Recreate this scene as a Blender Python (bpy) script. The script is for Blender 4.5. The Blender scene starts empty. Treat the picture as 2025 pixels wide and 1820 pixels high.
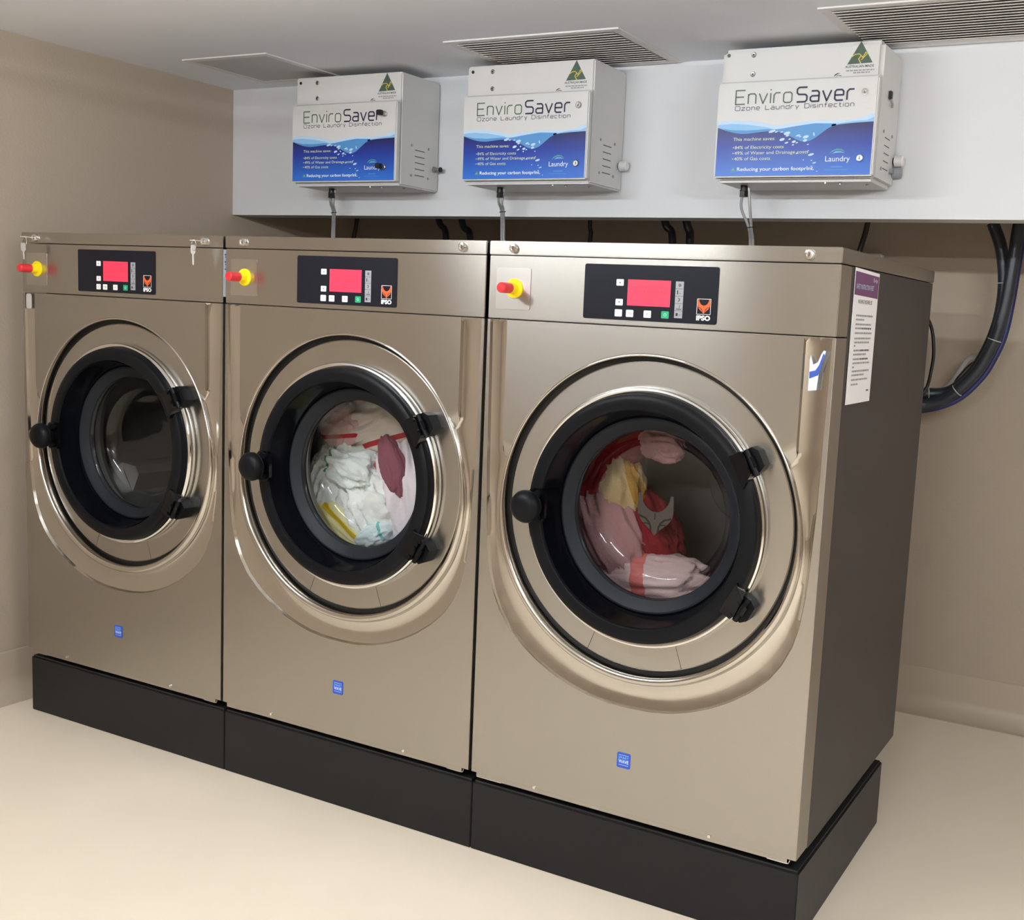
import bpy, bmesh, math, random
from mathutils import Vector, Matrix, Quaternion, noise
random.seed(7)
PI = math.pi
SC = bpy.context.scene
COL = SC.collection

# ------------------------------------------------------------------ camera
F_PX, CX, CY = 2219.46, 1176.42, 907.47
cam = bpy.data.cameras.new('camera')
cam.sensor_fit = 'HORIZONTAL'
cam.sensor_width = 36.0
cam.lens = F_PX / 2025 * 36.0
cam.shift_x = (1012.5 - CX) / 2025
cam.shift_y = (CY - 910) / 2025
cam.clip_start = 0.05
cam_o = bpy.data.objects.new('camera', cam)
COL.objects.link(cam_o)
cam_o.location = (2.6854, -1.8955, 1.1460)
cam_o.rotation_mode = 'XYZ'
cam_o.rotation_euler = (1.4393, -0.0493, 0.4889)
SC.camera = cam_o

# ------------------------------------------------------------------ world and exposure
w = bpy.data.worlds.new('world')
SC.world = w
w.use_nodes = True
w.node_tree.nodes['Background'].inputs[0].default_value = (0.8, 0.8, 0.85, 1)
w.node_tree.nodes['Background'].inputs[1].default_value = 0.02
SC.view_settings.view_transform = 'Standard'
SC.view_settings.look = 'None'
SC.view_settings.gamma = 1
SC.view_settings.use_curve_mapping = False
SC.view_settings.exposure = 0.12
TUBE_MAIN, TUBE_SIDE, TUBE_FILL = 146.0, 215.0, 200.0
LIGHT_COL = (0.925, 0.968, 1.0)

# ------------------------------------------------------------------ room measures (metres)
XL, YW, YB, ZC, ZB = -0.12, 1.47, 0.836, 1.789, 1.396
XR, YF = 4.9, -3.4
W, GAP = 0.71, 0.008
PITCH = W + GAP
Z_TOP, Z_SEAM, Z_BAND, Z_BOT, Z_PL = 1.2724, 1.2446, 1.1201, 0.163, 0.152
DC = (0.360, 0.759)                # door centre in the machine's own x, z

# ------------------------------------------------------------------ materials
def nodes(name):
    m = bpy.data.materials.new(name)
    m.use_nodes = True
    nt = m.node_tree
    return m, nt, nt.nodes['Principled BSDF']

def s2l(c):
    return tuple((v / 12.92 if v <= 0.04045 else ((v + 0.055) / 1.055) ** 2.4) for v in c)

def rgb(r, g, b):
    return s2l((r / 255, g / 255, b / 255))

def mat(name, col, rough=0.5, metal=0.0, spec=0.5, coat=0.0, var=0.0, vscale=6.0, bump=0.0, bscale=60.0,
        emit=0.0, rvar=0.0, stretch=None):
    m, nt, p = nodes(name)
    p.inputs['Base Color'].default_value = (*col, 1)
    p.inputs['Roughness'].default_value = rough
    p.inputs['Metallic'].default_value = metal
    p.inputs['Specular IOR Level'].default_value = spec
    p.inputs['Coat Weight'].default_value = coat
    if emit:
        p.inputs['Emission Color'].default_value = (*col, 1)
        p.inputs['Emission Strength'].default_value = emit
    if var or bump or rvar:
        tc = nt.nodes.new('ShaderNodeTexCoord')
        mp = nt.nodes.new('ShaderNodeMapping')
        nt.links.new(tc.outputs['Object'], mp.inputs[0])
        if stretch:
            mp.inputs['Scale'].default_value = stretch
        if var or rvar:
            n = nt.nodes.new('ShaderNodeTexNoise')
            n.inputs['Scale'].default_value = vscale
            n.inputs['Detail'].default_value = 6
            nt.links.new(mp.outputs[0], n.inputs['Vector'])
        if var:
            r = nt.nodes.new('ShaderNodeMapRange')
            r.inputs[1].default_value = 0.0; r.inputs[2].default_value = 1.0
            r.inputs[3].default_value = 1 - var; r.inputs[4].default_value = 1 + var
            nt.links.new(n.outputs[0], r.inputs[0])
            mx = nt.nodes.new('ShaderNodeVectorMath'); mx.operation = 'SCALE'
            mx.inputs[0].default_value = col
            nt.links.new(r.outputs[0], mx.inputs['Scale'])
            nt.links.new(mx.outputs[0], p.inputs['Base Color'])
        if rvar:
            r2 = nt.nodes.new('ShaderNodeMapRange')
            r2.inputs[1].default_value = 0.0; r2.inputs[2].default_value = 1.0
            r2.inputs[3].default_value = rough - rvar; r2.inputs[4].default_value = rough + rvar
            nt.links.new(n.outputs[0], r2.inputs[0])
            nt.links.new(r2.outputs[0], p.inputs['Roughness'])
        if bump:
            nb = nt.nodes.new('ShaderNodeTexNoise')
            nb.inputs['Scale'].default_value = bscale
            nb.inputs['Detail'].default_value = 4
            nt.links.new(mp.outputs[0], nb.inputs['Vector'])
            b = nt.nodes.new('ShaderNodeBump')
            b.inputs['Strength'].default_value = bump
            b.inputs['Distance'].default_value = 0.004
            nt.links.new(nb.outputs[0], b.inputs['Height'])
            nt.links.new(b.outputs[0], p.inputs['Normal'])
    return m

M = {}
M['wall'] = mat('taupe wall paint', rgb(178, 163, 146), 0.75, var=0.03, vscale=3, bump=0.15, bscale=180)
M['white_wall'] = mat('white wall paint', rgb(214, 215, 218), 0.6, var=0.015, vscale=4, bump=0.06, bscale=140)
M['ceiling'] = mat('white ceiling paint', rgb(236, 238, 243), 0.9, var=0.015, vscale=3, bump=0.05, bscale=120)
M['floor'] = mat('cream vinyl floor', rgb(240, 227, 207), 0.36, var=0.07, vscale=2.2, bump=0.10, bscale=9, rvar=0.10)
M['cove'] = mat('coved beige vinyl', rgb(186, 171, 152), 0.4, var=0.03, vscale=3, bump=0.05, bscale=30)
M['steel'] = mat('brushed stainless steel', (0.45, 0.432, 0.402), 0.25, 1.0, bump=0.012, bscale=300)
def brushed(m, an):
    nt = m.node_tree; p = nt.nodes['Principled BSDF']
    p.inputs['Anisotropic'].default_value = an
    t = nt.nodes.new('ShaderNodeTangent'); t.direction_type = 'UV_MAP'; t.uv_map = 'brush'
    nt.links.new(t.outputs[0], p.inputs['Tangent'])
brushed(M['steel'], 0.88)
M['steel_dark'] = mat('return edge steel', (0.40, 0.375, 0.345), 0.42, 1.0)
M['polished'] = mat('polished stainless steel', (0.60, 0.575, 0.535), 0.12, 1.0, var=0.03, vscale=12, rvar=0.03)
M['chrome'] = mat('chrome', (0.86, 0.86, 0.85), 0.09, 1.0)
M['cabinet'] = mat('charcoal painted steel', rgb(52, 50, 49), 0.45, 0.1, var=0.04, vscale=8, bump=0.03, bscale=300)
M['plinth'] = mat('black painted plinth steel', rgb(24, 24, 26), 0.42, 0.0, spec=0.25, var=0.06, vscale=8)
M['plinth_top'] = mat('black plinth rim', rgb(24, 24, 26), 0.5, 0.0)
M['black'] = mat('black moulded plastic', rgb(15, 16, 19), 0.42, spec=0.12, var=0.05, vscale=20)
M['black_gloss'] = mat('gloss black plastic', rgb(8, 9, 13), 0.10, spec=0.25)
M['rubber'] = mat('dark grey rubber gasket', rgb(28, 31, 36), 0.5, spec=0.18)
M['dark'] = mat('dark gap rubber', rgb(16, 16, 17), 0.6)
M['drum'] = mat('dark drum steel', (0.30, 0.29, 0.28), 0.35, 0.7, var=0.1, vscale=14)
M['panel_black'] = mat('control panel foil', rgb(20, 22, 31), 0.4, spec=0.2)
M['lcd'] = mat('red backlit display', rgb(214, 50, 78), 0.4, emit=0.42)
M['lcd_dark'] = mat('darker red display characters', rgb(196, 34, 56), 0.4, emit=0.4)
M['key_white'] = mat('white button foil', rgb(238, 238, 236), 0.45)
M['key_green'] = mat('green button foil', rgb(20, 160, 105), 0.45)
M['grey_print'] = mat('grey print', rgb(150, 152, 158), 0.5)
M['ink'] = mat('black ink', rgb(25, 25, 28), 0.5)
M['white'] = mat('white print', rgb(240, 240, 240), 0.5)
M['orange'] = mat('orange emblem print', rgb(240, 92, 30), 0.5)
M['red'] = mat('red plastic button', rgb(214, 42, 50), 0.4)
M['yellow'] = mat('yellow plastic collar', rgb(246, 218, 14), 0.4)
M['plate'] = mat('brushed plate', (0.56, 0.545, 0.52), 0.24, 1.0)
brushed(M['plate'], 0.85)
M['badge_blue'] = mat('blue badge', rgb(28, 82, 196), 0.35)
M['badge_print'] = mat('pale blue badge print', rgb(205, 220, 245), 0.5)
M['box'] = mat('white powder coat', rgb(212, 211, 209), 0.4, var=0.01, vscale=8, bump=0.03, bscale=500)
M['vent'] = mat('white vent enamel', rgb(226, 222, 220), 0.6)
M['vent_grey'] = mat('grey vent filter', rgb(196, 196, 198), 0.8, var=0.04, vscale=40)
M['vent_dark'] = mat('vent interior', rgb(196, 192, 190), 0.9)
M['brass'] = mat('nickel screw', (0.45, 0.43, 0.4), 0.3, 1.0)
M['hose'] = mat('dark blue grey hose rubber', rgb(42, 46, 54), 0.35, var=0.08, vscale=40)
M['hose_blue'] = mat('blue hose', rgb(32, 40, 96), 0.4)
M['cable_black'] = mat('black cable', rgb(20, 18, 18), 0.45)
M['tie'] = mat('white nylon tie', rgb(205, 205, 200), 0.5)
M['braid'] = mat('clear braided tube', rgb(176, 176, 178), 0.3, 0.3, var=0.25, vscale=220)
M['paper'] = mat('white paper', rgb(240, 238, 238), 0.6)
M['purple'] = mat('purple print', rgb(112, 66, 108), 0.55)
M['print_grey'] = mat('grey text print', rgb(150, 148, 152), 0.6)
M['print_dark'] = mat('dark grey text print', rgb(98, 94, 100), 0.6)
M['film'] = mat('white protective film', rgb(214, 220, 232), 0.3)
M['film_blue'] = mat('blue film print', rgb(52, 84, 176), 0.3)
M['pale_grey'] = mat('pale grey', rgb(186, 184, 182), 0.35)
M['green_tri'] = mat('dark green print', rgb(72, 92, 78), 0.5)
M['gold'] = mat('yellow print', rgb(208, 188, 70), 0.5)
M['t_green'] = mat('green grey lettering', rgb(92, 112, 92), 0.5)
M['t_navy'] = mat('navy lettering', rgb(34, 32, 66), 0.5)
M['t_grey'] = mat('grey lettering', rgb(96, 96, 112), 0.5)
M['t_yellow'] = mat('pale yellow lettering', rgb(216, 222, 176), 0.5)
M['t_white'] = mat('white lettering', rgb(232, 240, 246), 0.5)
M['teal'] = mat('teal print', rgb(64, 150, 158), 0.5)
M['wave1'] = mat('palest blue print', rgb(190, 216, 240), 0.45)
M['wave2'] = mat('light blue print', rgb(140, 190, 232), 0.45)
M['wave3'] = mat('mid blue print', rgb(82, 146, 206), 0.45)
M['emblem_grey'] = mat('grey emblem print', rgb(96, 86, 82), 0.6)
M['key_steel'] = mat('nickel key', (0.8, 0.79, 0.77), 0.35, 0.6)
M['tubelamp_cap'] = mat('lamp end cap', rgb(230, 230, 230), 0.5)

def emis(name, strength):
    m = bpy.data.materials.new(name); m.use_nodes = True
    nt = m.node_tree; nt.nodes.clear()
    e = nt.nodes.new('ShaderNodeEmission'); o = nt.nodes.new('ShaderNodeOutputMaterial')
    e.inputs[0].default_value = (*LIGHT_COL, 1); e.inputs[1].default_value = strength
    nt.links.new(e.outputs[0], o.inputs[0]); return m

def sea_mat():
    # printed artwork: navy at the top of the sea running to mid blue at its foot
    m, nt, p = nodes('printed deep blue sea')
    p.inputs['Roughness'].default_value = 0.4
    tc = nt.nodes.new('ShaderNodeTexCoord'); sx = nt.nodes.new('ShaderNodeSeparateXYZ')
    nt.links.new(tc.outputs['Object'], sx.inputs[0])
    r = nt.nodes.new('ShaderNodeMapRange')
    r.inputs[1].default_value = 0.012; r.inputs[2].default_value = 0.125
    nt.links.new(sx.outputs['Z'], r.inputs[0])
    cr = nt.nodes.new('ShaderNodeValToRGB')
    cr.color_ramp.elements[0].color = (*rgb(46, 112, 208), 1)
    cr.color_ramp.elements[1].color = (*rgb(22, 22, 84), 1)
    e = cr.color_ramp.elements.new(0.6); e.color = (*rgb(24, 58, 158), 1)
    nt.links.new(r.outputs[0], cr.inputs[0]); nt.links.new(cr.outputs[0], p.inputs['Base Color'])
    return m
M['sea'] = sea_mat()

def glass_mat():
    m = bpy.data.materials.new('door glass'); m.use_nodes = True
    nt = m.node_tree; nt.nodes.clear()
    o = nt.nodes.new('ShaderNodeOutputMaterial'); mx = nt.nodes.new('ShaderNodeMixShader')
    t = nt.nodes.new('ShaderNodeBsdfTransparent'); g = nt.nodes.new('ShaderNodeBsdfGlossy')
    f = nt.nodes.new('ShaderNodeFresnel'); f.inputs[0].default_value = 1.5
    t.inputs[0].default_value = (0.93, 0.94, 0.94, 1); g.inputs[1].default_value = 0.02
    nt.links.new(f.outputs[0], mx.inputs[0]); nt.links.new(t.outputs[0], mx.inputs[1])
    nt.links.new(g.outputs[0], mx.inputs[2]); nt.links.new(mx.outputs[0], o.inputs[0])
    return m
M['glass'] = glass_mat()

def towel_mat(name, base, stripe=None, axis='X', lo=0.0, hi=0.02, stripe2=None, lo2=0, hi2=0):
    m, nt, p = nodes(name)
    p.inputs['Roughness'].default_value = 0.95
    p.inputs['Specular IOR Level'].default_value = 0.1
    tc = nt.nodes.new('ShaderNodeTexCoord'); sx = nt.nodes.new('ShaderNodeSeparateXYZ')
    nt.links.new(tc.outputs['Object'], sx.inputs[0])
    last = None
    rgbn = nt.nodes.new('ShaderNodeRGB'); rgbn.outputs[0].default_value = (*base, 1); last = rgbn.outputs[0]
    for st, l, h in ((stripe, lo, hi), (stripe2, lo2, hi2)):
        if not st: continue
        g = nt.nodes.new('ShaderNodeMath'); g.operation = 'COMPARE'
        g.inputs[1].default_value = (l + h) / 2; g.inputs[2].default_value = (h - l) / 2
        nt.links.new(sx.outputs[axis], g.inputs[0])
        mx = nt.nodes.new('ShaderNodeMix'); mx.data_type = 'RGBA'
        nt.links.new(g.outputs[0], mx.inputs[0]); nt.links.new(last, mx.inputs[6])
        mx.inputs[7].default_value = (*st, 1); last = mx.outputs[2]
    nt.links.new(last, p.inputs['Base Color'])
    nb = nt.nodes.new('ShaderNodeTexNoise'); nb.inputs['Scale'].default_value = 400
    nt.links.new(tc.outputs['Object'], nb.inputs['Vector'])
    b = nt.nodes.new('ShaderNodeBump'); b.inputs['Strength'].default_value = 0.4; b.inputs['Distance'].default_value = 0.003
    nt.links.new(nb.outputs[0], b.inputs['Height']); nt.links.new(b.outputs[0], p.inputs['Normal'])
    return m

# ------------------------------------------------------------------ mesh helpers
class MB:
    def __init__(self):
        self.v = []; self.f = []; self.mi = []; self.mats = []
    def m(self, key):
        if key not in self.mats: self.mats.append(key)
        return self.mats.index(key)
    def add(self, verts, faces, key):
        b = len(self.v); k = self.m(key)
        self.v += [tuple(p) for p in verts]
        for f in faces:
            self.f.append(tuple(b + i for i in f)); self.mi.append(k)
        return self
    def box(self, x0, x1, y0, y1, z0, z1, key, bev=0.0):
        if bev <= 0:
            vs = [(x, y, z) for x in (x0, x1) for y in (y0, y1) for z in (z0, z1)]
            fs = [(0, 1, 3, 2), (4, 6, 7, 5), (0, 4, 5, 1), (2, 3, 7, 6), (0, 2, 6, 4), (1, 5, 7, 3)]
            return self.add(vs, fs, key)
        bm = bmesh.new()
        bmesh.ops.create_cube(bm, size=1)
        for v in bm.verts:
            v.co = Vector(((x0 + x1) / 2 + v.co.x * (x1 - x0), (y0 + y1) / 2 + v.co.y * (y1 - y0), (z0 + z1) / 2 + v.co.z * (z1 - z0)))
        bmesh.ops.bevel(bm, geom=list(bm.edges), offset=bev, segments=2, affect='EDGES')
        return self.bm(bm, key)
    def bm(self, bm, key):
        bm.verts.ensure_lookup_table()
        for i, v in enumerate(bm.verts): v.index = i
        self.add([v.co[:] for v in bm.verts], [[v.index for v in f.verts] for f in bm.faces], key)
        bm.free(); return self
    def prism(self, pts, y0, y1, key, side=None):
        """polygon of (x, z) points (counter-clockwise seen from -y), front at y0, back at y1"""
        n = len(pts)
        vs = [(x, y0, z) for x, z in pts] + [(x, y1, z) for x, z in pts]
        self.add(vs, [tuple(range(n))], key)
        b = len(self.v) - 2 * n; k = self.m(side or key)
        for i in range(n):
            j = (i + 1) % n
            self.f.append((b + i, b + n + i, b + n + j, b + j)); self.mi.append(k)
        self.f.append(tuple(b + n + i for i in range(n - 1, -1, -1))); self.mi.append(k)
        return self
    def flat(self, pts, y, key):
        return self.add([(x, y, z) for x, z in pts], [tuple(range(len(pts)))], key)
    def lathe(self, prof, key, cx=0.0, cz=0.0, n=96, a0=0.0, a1=2 * PI, closed=False):
        """profile of (r, y) turned about the y axis through (cx, cz)"""
        full = abs(a1 - a0 - 2 * PI) < 1e-6
        na = n if full else n + 1
        vs = []
        for r, y in prof:
            for i in range(na):
                a = a0 + (a1 - a0) * i / n
                vs.append((cx + r * math.cos(a), y, cz + r * math.sin(a)))
        fs = []
        pr = len(prof)
        for k in range(pr if closed else pr - 1):
            k2 = (k + 1) % pr
            for i in range(n):
                j = (i + 1) % na if full else i + 1
                fs.append((k * na + i, k * na + j, k2 * na + j, k2 * na + i))
        if not full and closed:
            fs.append(tuple(k * na for k in range(pr)))
            fs.append(tuple(k * na + na - 1 for k in range(pr - 1, -1, -1)))
        return self.add(vs, fs, key)
    def cyl(self, p0, p1, r, key, n=16, r1=None, caps=True):
        p0 = Vector(p0); p1 = Vector(p1); d = (p1 - p0).normalized()
        q = d.to_track_quat('Z', 'Y'); r1 = r if r1 is None else r1
        vs = []
        for p, rr in ((p0, r), (p1, r1)):
            for i in range(n):
                a = 2 * PI * i / n
                vs.append(p + q @ Vector((rr * math.cos(a), rr * math.sin(a), 0)))
        fs = [(i, (i + 1) % n, n + (i + 1) % n, n + i) for i in range(n)]
        if caps: fs += [tuple(range(n - 1, -1, -1)), tuple(range(n, 2 * n))]
        return self.add(vs, fs, key)
    def tube(self, pts, r, key, n=12, sub=8):
        P = smooth_path([Vector(p) for p in pts], sub)
        vs = []; up = None
        for i, p in enumerate(P):
            t = (P[min(i + 1, len(P) - 1)] - P[max(i - 1, 0)]).normalized()
            if up is None:
                up = t.orthogonal().normalized()
            up = (up - t * up.dot(t)).normalized(); sd = t.cross(up)
            for k in range(n):
                a = 2 * PI * k / n
                vs.append(p + (up * math.cos(a) + sd * math.sin(a)) * r)
        fs = []
        for i in range(len(P) - 1):
            for k in range(n):
                k2 = (k + 1) % n
                fs.append((i * n + k, i * n + k2, (i + 1) * n + k2, (i + 1) * n + k))
        fs += [tuple(range(n - 1, -1, -1)), tuple((len(P) - 1) * n + k for k in range(n))]
        return self.add(vs, fs, key)
    def ribbon(self, pts, wd, y, key):
        """flat printed stroke along (x, z) points with round joints"""
        for (x0, z0), (x1, z1) in zip(pts, pts[1:]):
            L = math.hypot(x1 - x0, z1 - z0)
            if L < 1e-9: continue
            nx, nz = -(z1 - z0) / L * wd / 2, (x1 - x0) / L * wd / 2
            self.flat([(x0 - nx, z0 - nz), (x1 - nx, z1 - nz), (x1 + nx, z1 + nz), (x0 + nx, z0 + nz)], y, key)
        for x, z in pts[1:-1]:
            self.flat([(x + wd / 2 * math.cos(a * PI / 4), z + wd / 2 * math.sin(a * PI / 4)) for a in range(8)], y - 2e-6, key)
        return self
    def text(self, s, x, z, h, y, key, width=None, mtx=None, bold=0.0):
        """printed lettering: left end x, baseline z, capital height h, optionally squeezed to a width"""
        me = text_mesh(s, bold)
        xs = [v.co.x for v in me.vertices]
        if not xs: return self
        x0, x1 = min(xs), max(xs)
        k = h / 0.69
        kx = k if width is None else width / (x1 - x0)
        vs = [(x + (v.co.x - x0) * kx, y, z + v.co.y * k) for v in me.vertices]
        return self.add(vs, [tuple(p.vertices) for p in me.polygons], key)
    def build(self, name, parent=None, loc=None, smooth=None, kind=None):
        me = bpy.data.meshes.new(name)
        me.from_pydata(self.v, [], self.f)
        for k in self.mats: me.materials.append(M[k])
        me.polygons.foreach_set('material_index', self.mi)
        if smooth is not None:
            me.polygons.foreach_set('use_smooth', [True] * len(me.polygons))
            me.set_sharp_from_angle(angle=math.radians(smooth))
        if 'steel' in self.mats or 'plate' in self.mats:                       # u runs up the sheet, across the brushed grain
            uv = me.uv_layers.new(name='brush')
            for l in me.loops:
                c = me.vertices[l.vertex_index].co
                uv.data[l.index].uv = (c.z + 0.3 * c.y, c.x + 0.1 * c.y)
        me.update()
        o = bpy.data.objects.new(name, me)
        COL.objects.link(o)
        if parent: o.parent = parent
        if loc: o.location = loc
        if kind: o['kind'] = kind
        return o

def smooth_path(P, sub):
    if len(P) < 3 or sub <= 1: return P
    out = []
    for i in range(len(P) - 1):
        p0 = P[max(i - 1, 0)]; p1 = P[i]; p2 = P[i + 1]; p3 = P[min(i + 2, len(P) - 1)]
        for s in range(sub):
            t = s / sub
            out.append(0.5 * ((2 * p1) + (p2 - p0) * t + (2 * p0 - 5 * p1 + 4 * p2 - p3) * t * t + (3 * p1 - p0 - 3 * p2 + p3) * t ** 3))
    out.append(P[-1]); return out

TXT = {}
def text_mesh(s, bold):
    if (s, bold) in TXT: return TXT[(s, bold)]
    c = bpy.data.curves.new('lettering', 'FONT')
    c.body = s; c.size = 1; c.resolution_u = 3; c.offset = bold
    o = bpy.data.objects.new('lettering', c); COL.objects.link(o)
    dg = bpy.context.evaluated_depsgraph_get()
    me = bpy.data.meshes.new_from_object(o.evaluated_get(dg))
    bpy.data.objects.remove(o); bpy.data.curves.remove(c)
    TXT[(s, bold)] = me
    return me

def rrect(x0, x1, z0, z1, r, n=4):
    pts = []
    for cx, cz, a in ((x1 - r, z0 + r, -PI / 2), (x1 - r, z1 - r, 0), (x0 + r, z1 - r, PI / 2), (x0 + r, z0 + r, PI)):
        for i in range(n + 1):
            t = a + PI / 2 * i / n
            pts.append((cx + r * math.cos(t), cz + r * math.sin(t)))
    return pts

def circle(cx, cz, r, n=20):
    return [(cx + r * math.cos(2 * PI * i / n), cz + r * math.sin(2 * PI * i / n)) for i in range(n)]

def thing(name, label, cat, loc=(0, 0, 0), group=None):
    o = bpy.data.objects.new(name, None)
    o.empty_display_size = 0.05
    COL.objects.link(o); o.location = loc
    return tag(o, label, cat, group)

def tag(o, label, cat, group=None):
    o['label'] = label; o['category'] = cat
    if group: o['group'] = group
    return o

def struct(o, label):
    o['kind'] = 'structure'; o['label'] = label
    return o

def copy_tree(o, parent=None):
    c = o.copy(); COL.objects.link(c)
    if parent: c.parent = parent
    for ch in list(o.children): copy_tree(ch, c)
    return c

# ------------------------------------------------------------------ the room
b = MB().box(XL - 0.1, XR + 0.1, YF - 0.1, YW + 0.1, -0.1, 0, 'floor')
struct(b.build('floor'), 'cream vinyl floor')
b = MB().box(XL - 0.1, XR + 0.1, YF - 0.1, YW + 0.1, ZC, ZC + 0.1, 'ceiling')
struct(b.build('ceiling'), 'low white painted ceiling')
struct(MB().box(XL - 0.1, XL, YF - 0.1, YW + 0.1, 0, ZC, 'wall').build('wall_left'), 'taupe wall left of the washers')
struct(MB().box(XL, XR, YW, YW + 0.1, 0, ZC, 'wall').build('wall_back'), 'taupe wall behind the washers')
struct(MB().box(XR, XR + 0.1, YF - 0.1, YW + 0.1, 0, ZC, 'wall').build('wall_right'), 'taupe wall at the far right')
struct(MB().box(XL, XR, YF - 0.1, YF, 0, ZC, 'wall').build('wall_front'), 'taupe wall opposite the washers')
struct(MB().box(XL, XR, YB, YB + 0.09, ZB, ZC, 'white_wall').build('wall_bulkhead'), 'white bulkhead above the back of the washers')

def cove(R, h, y_wall, lo, hi, axis):
    prof = [(y_wall - 0.002, h), (y_wall - 0.004, h - 0.002)]
    for i in range(9):
        a = PI / 2 * i / 8
        prof.append((y_wall - 0.004 - R * (1 - math.cos(a)), 0.003 + R * (1 - math.sin(a))))
    prof += [(y_wall - 0.004 - R, 0.0), (y_wall - 0.0005, 0.0), (y_wall - 0.0005, h)]
    mb = MB(); n = len(prof)
    if axis == 'x':
        vs = [(x, p, z) for x in (lo, hi) for p, z in prof]
    else:
        vs = [(-p, y, z) for y in (lo, hi) for p, z in prof]
    fs = [(i, (i + 1) % n, n + (i + 1) % n, n + i) for i in range(n)]
    fs += [tuple(range(n)), tuple(range(2 * n - 1, n - 1, -1))]
    return mb.add(vs, fs, 'cove')
struct(cove(0.055, 0.133, YW, XL + 0.005, XR - 0.005, 'x').build('baseboard_back', smooth=40), 'coved vinyl skirting along the back wall')
struct(cove(0.055, 0.133, -XL, YF + 0.005, YW - 0.065, 'y').build('baseboard_left', smooth=40), 'coved vinyl skirting along the left wall')

# fluorescent battens on the ceiling (out of the frame, they light the room)
def batten(x, y, strength, label):
    t = thing('fluorescent_batten', label, 'ceiling light', (x, y, ZC), 'fluorescent battens on the ceiling')
    MB().box(-0.49, 0.49, -0.025, 0.025, -0.086, 0, 'box', 0.004).build('housing', t)
    M['tube_%d' % strength] = emis('lit fluorescent tube', strength)
    MB().cyl((-0.455, 0, -0.112), (0.455, 0, -0.112), 0.014, 'tube_%d' % strength, 14).build('tube', t)
    for s in (-1, 1):
        MB().box(s * 0.47 - 0.014, s * 0.47 + 0.014, -0.016, 0.016, -0.130, -0.0862, 'tubelamp_cap', 0.003).build('lamp_holder', t)
    return t
batten(1.04, -1.08, TUBE_MAIN, 'white fluorescent batten on the ceiling in front of the middle washer')
batten(3.35, -1.12, TUBE_SIDE, 'white fluorescent batten on the ceiling right of the washers')
batten(2.2, -2.7, TUBE_FILL, 'added white fill batten on the ceiling near the opposite wall, unseen')  # unseen lamp added as ambient fill
# ------------------------------------------------------------------ washing machines
def interp(tab, z):
    for (z0, w0), (z1, w1) in zip(tab, tab[1:]):
        if z0 <= z <= z1:
            return w0 + (w1 - w0) * (z - z0) / (z1 - z0)
    return tab[0][1] if z < tab[0][0] else tab[-1][1]

def u_table():
    # half width of the pressed U outline against height, smoothed from arcs
    raw = [(0.385, 0.0), (0.3865, 0.045), (0.393, 0.09), (0.404, 0.13), (0.420, 0.17), (0.441, 0.209), (0.466, 0.245),
           (0.497, 0.279), (0.530, 0.302), (0.566, 0.3185), (0.605, 0.329), (0.66, 0.3365), (0.74, 0.341), (0.827, 0.3445), (1.13, 0.349)]
    return raw
UT = u_table()

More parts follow.
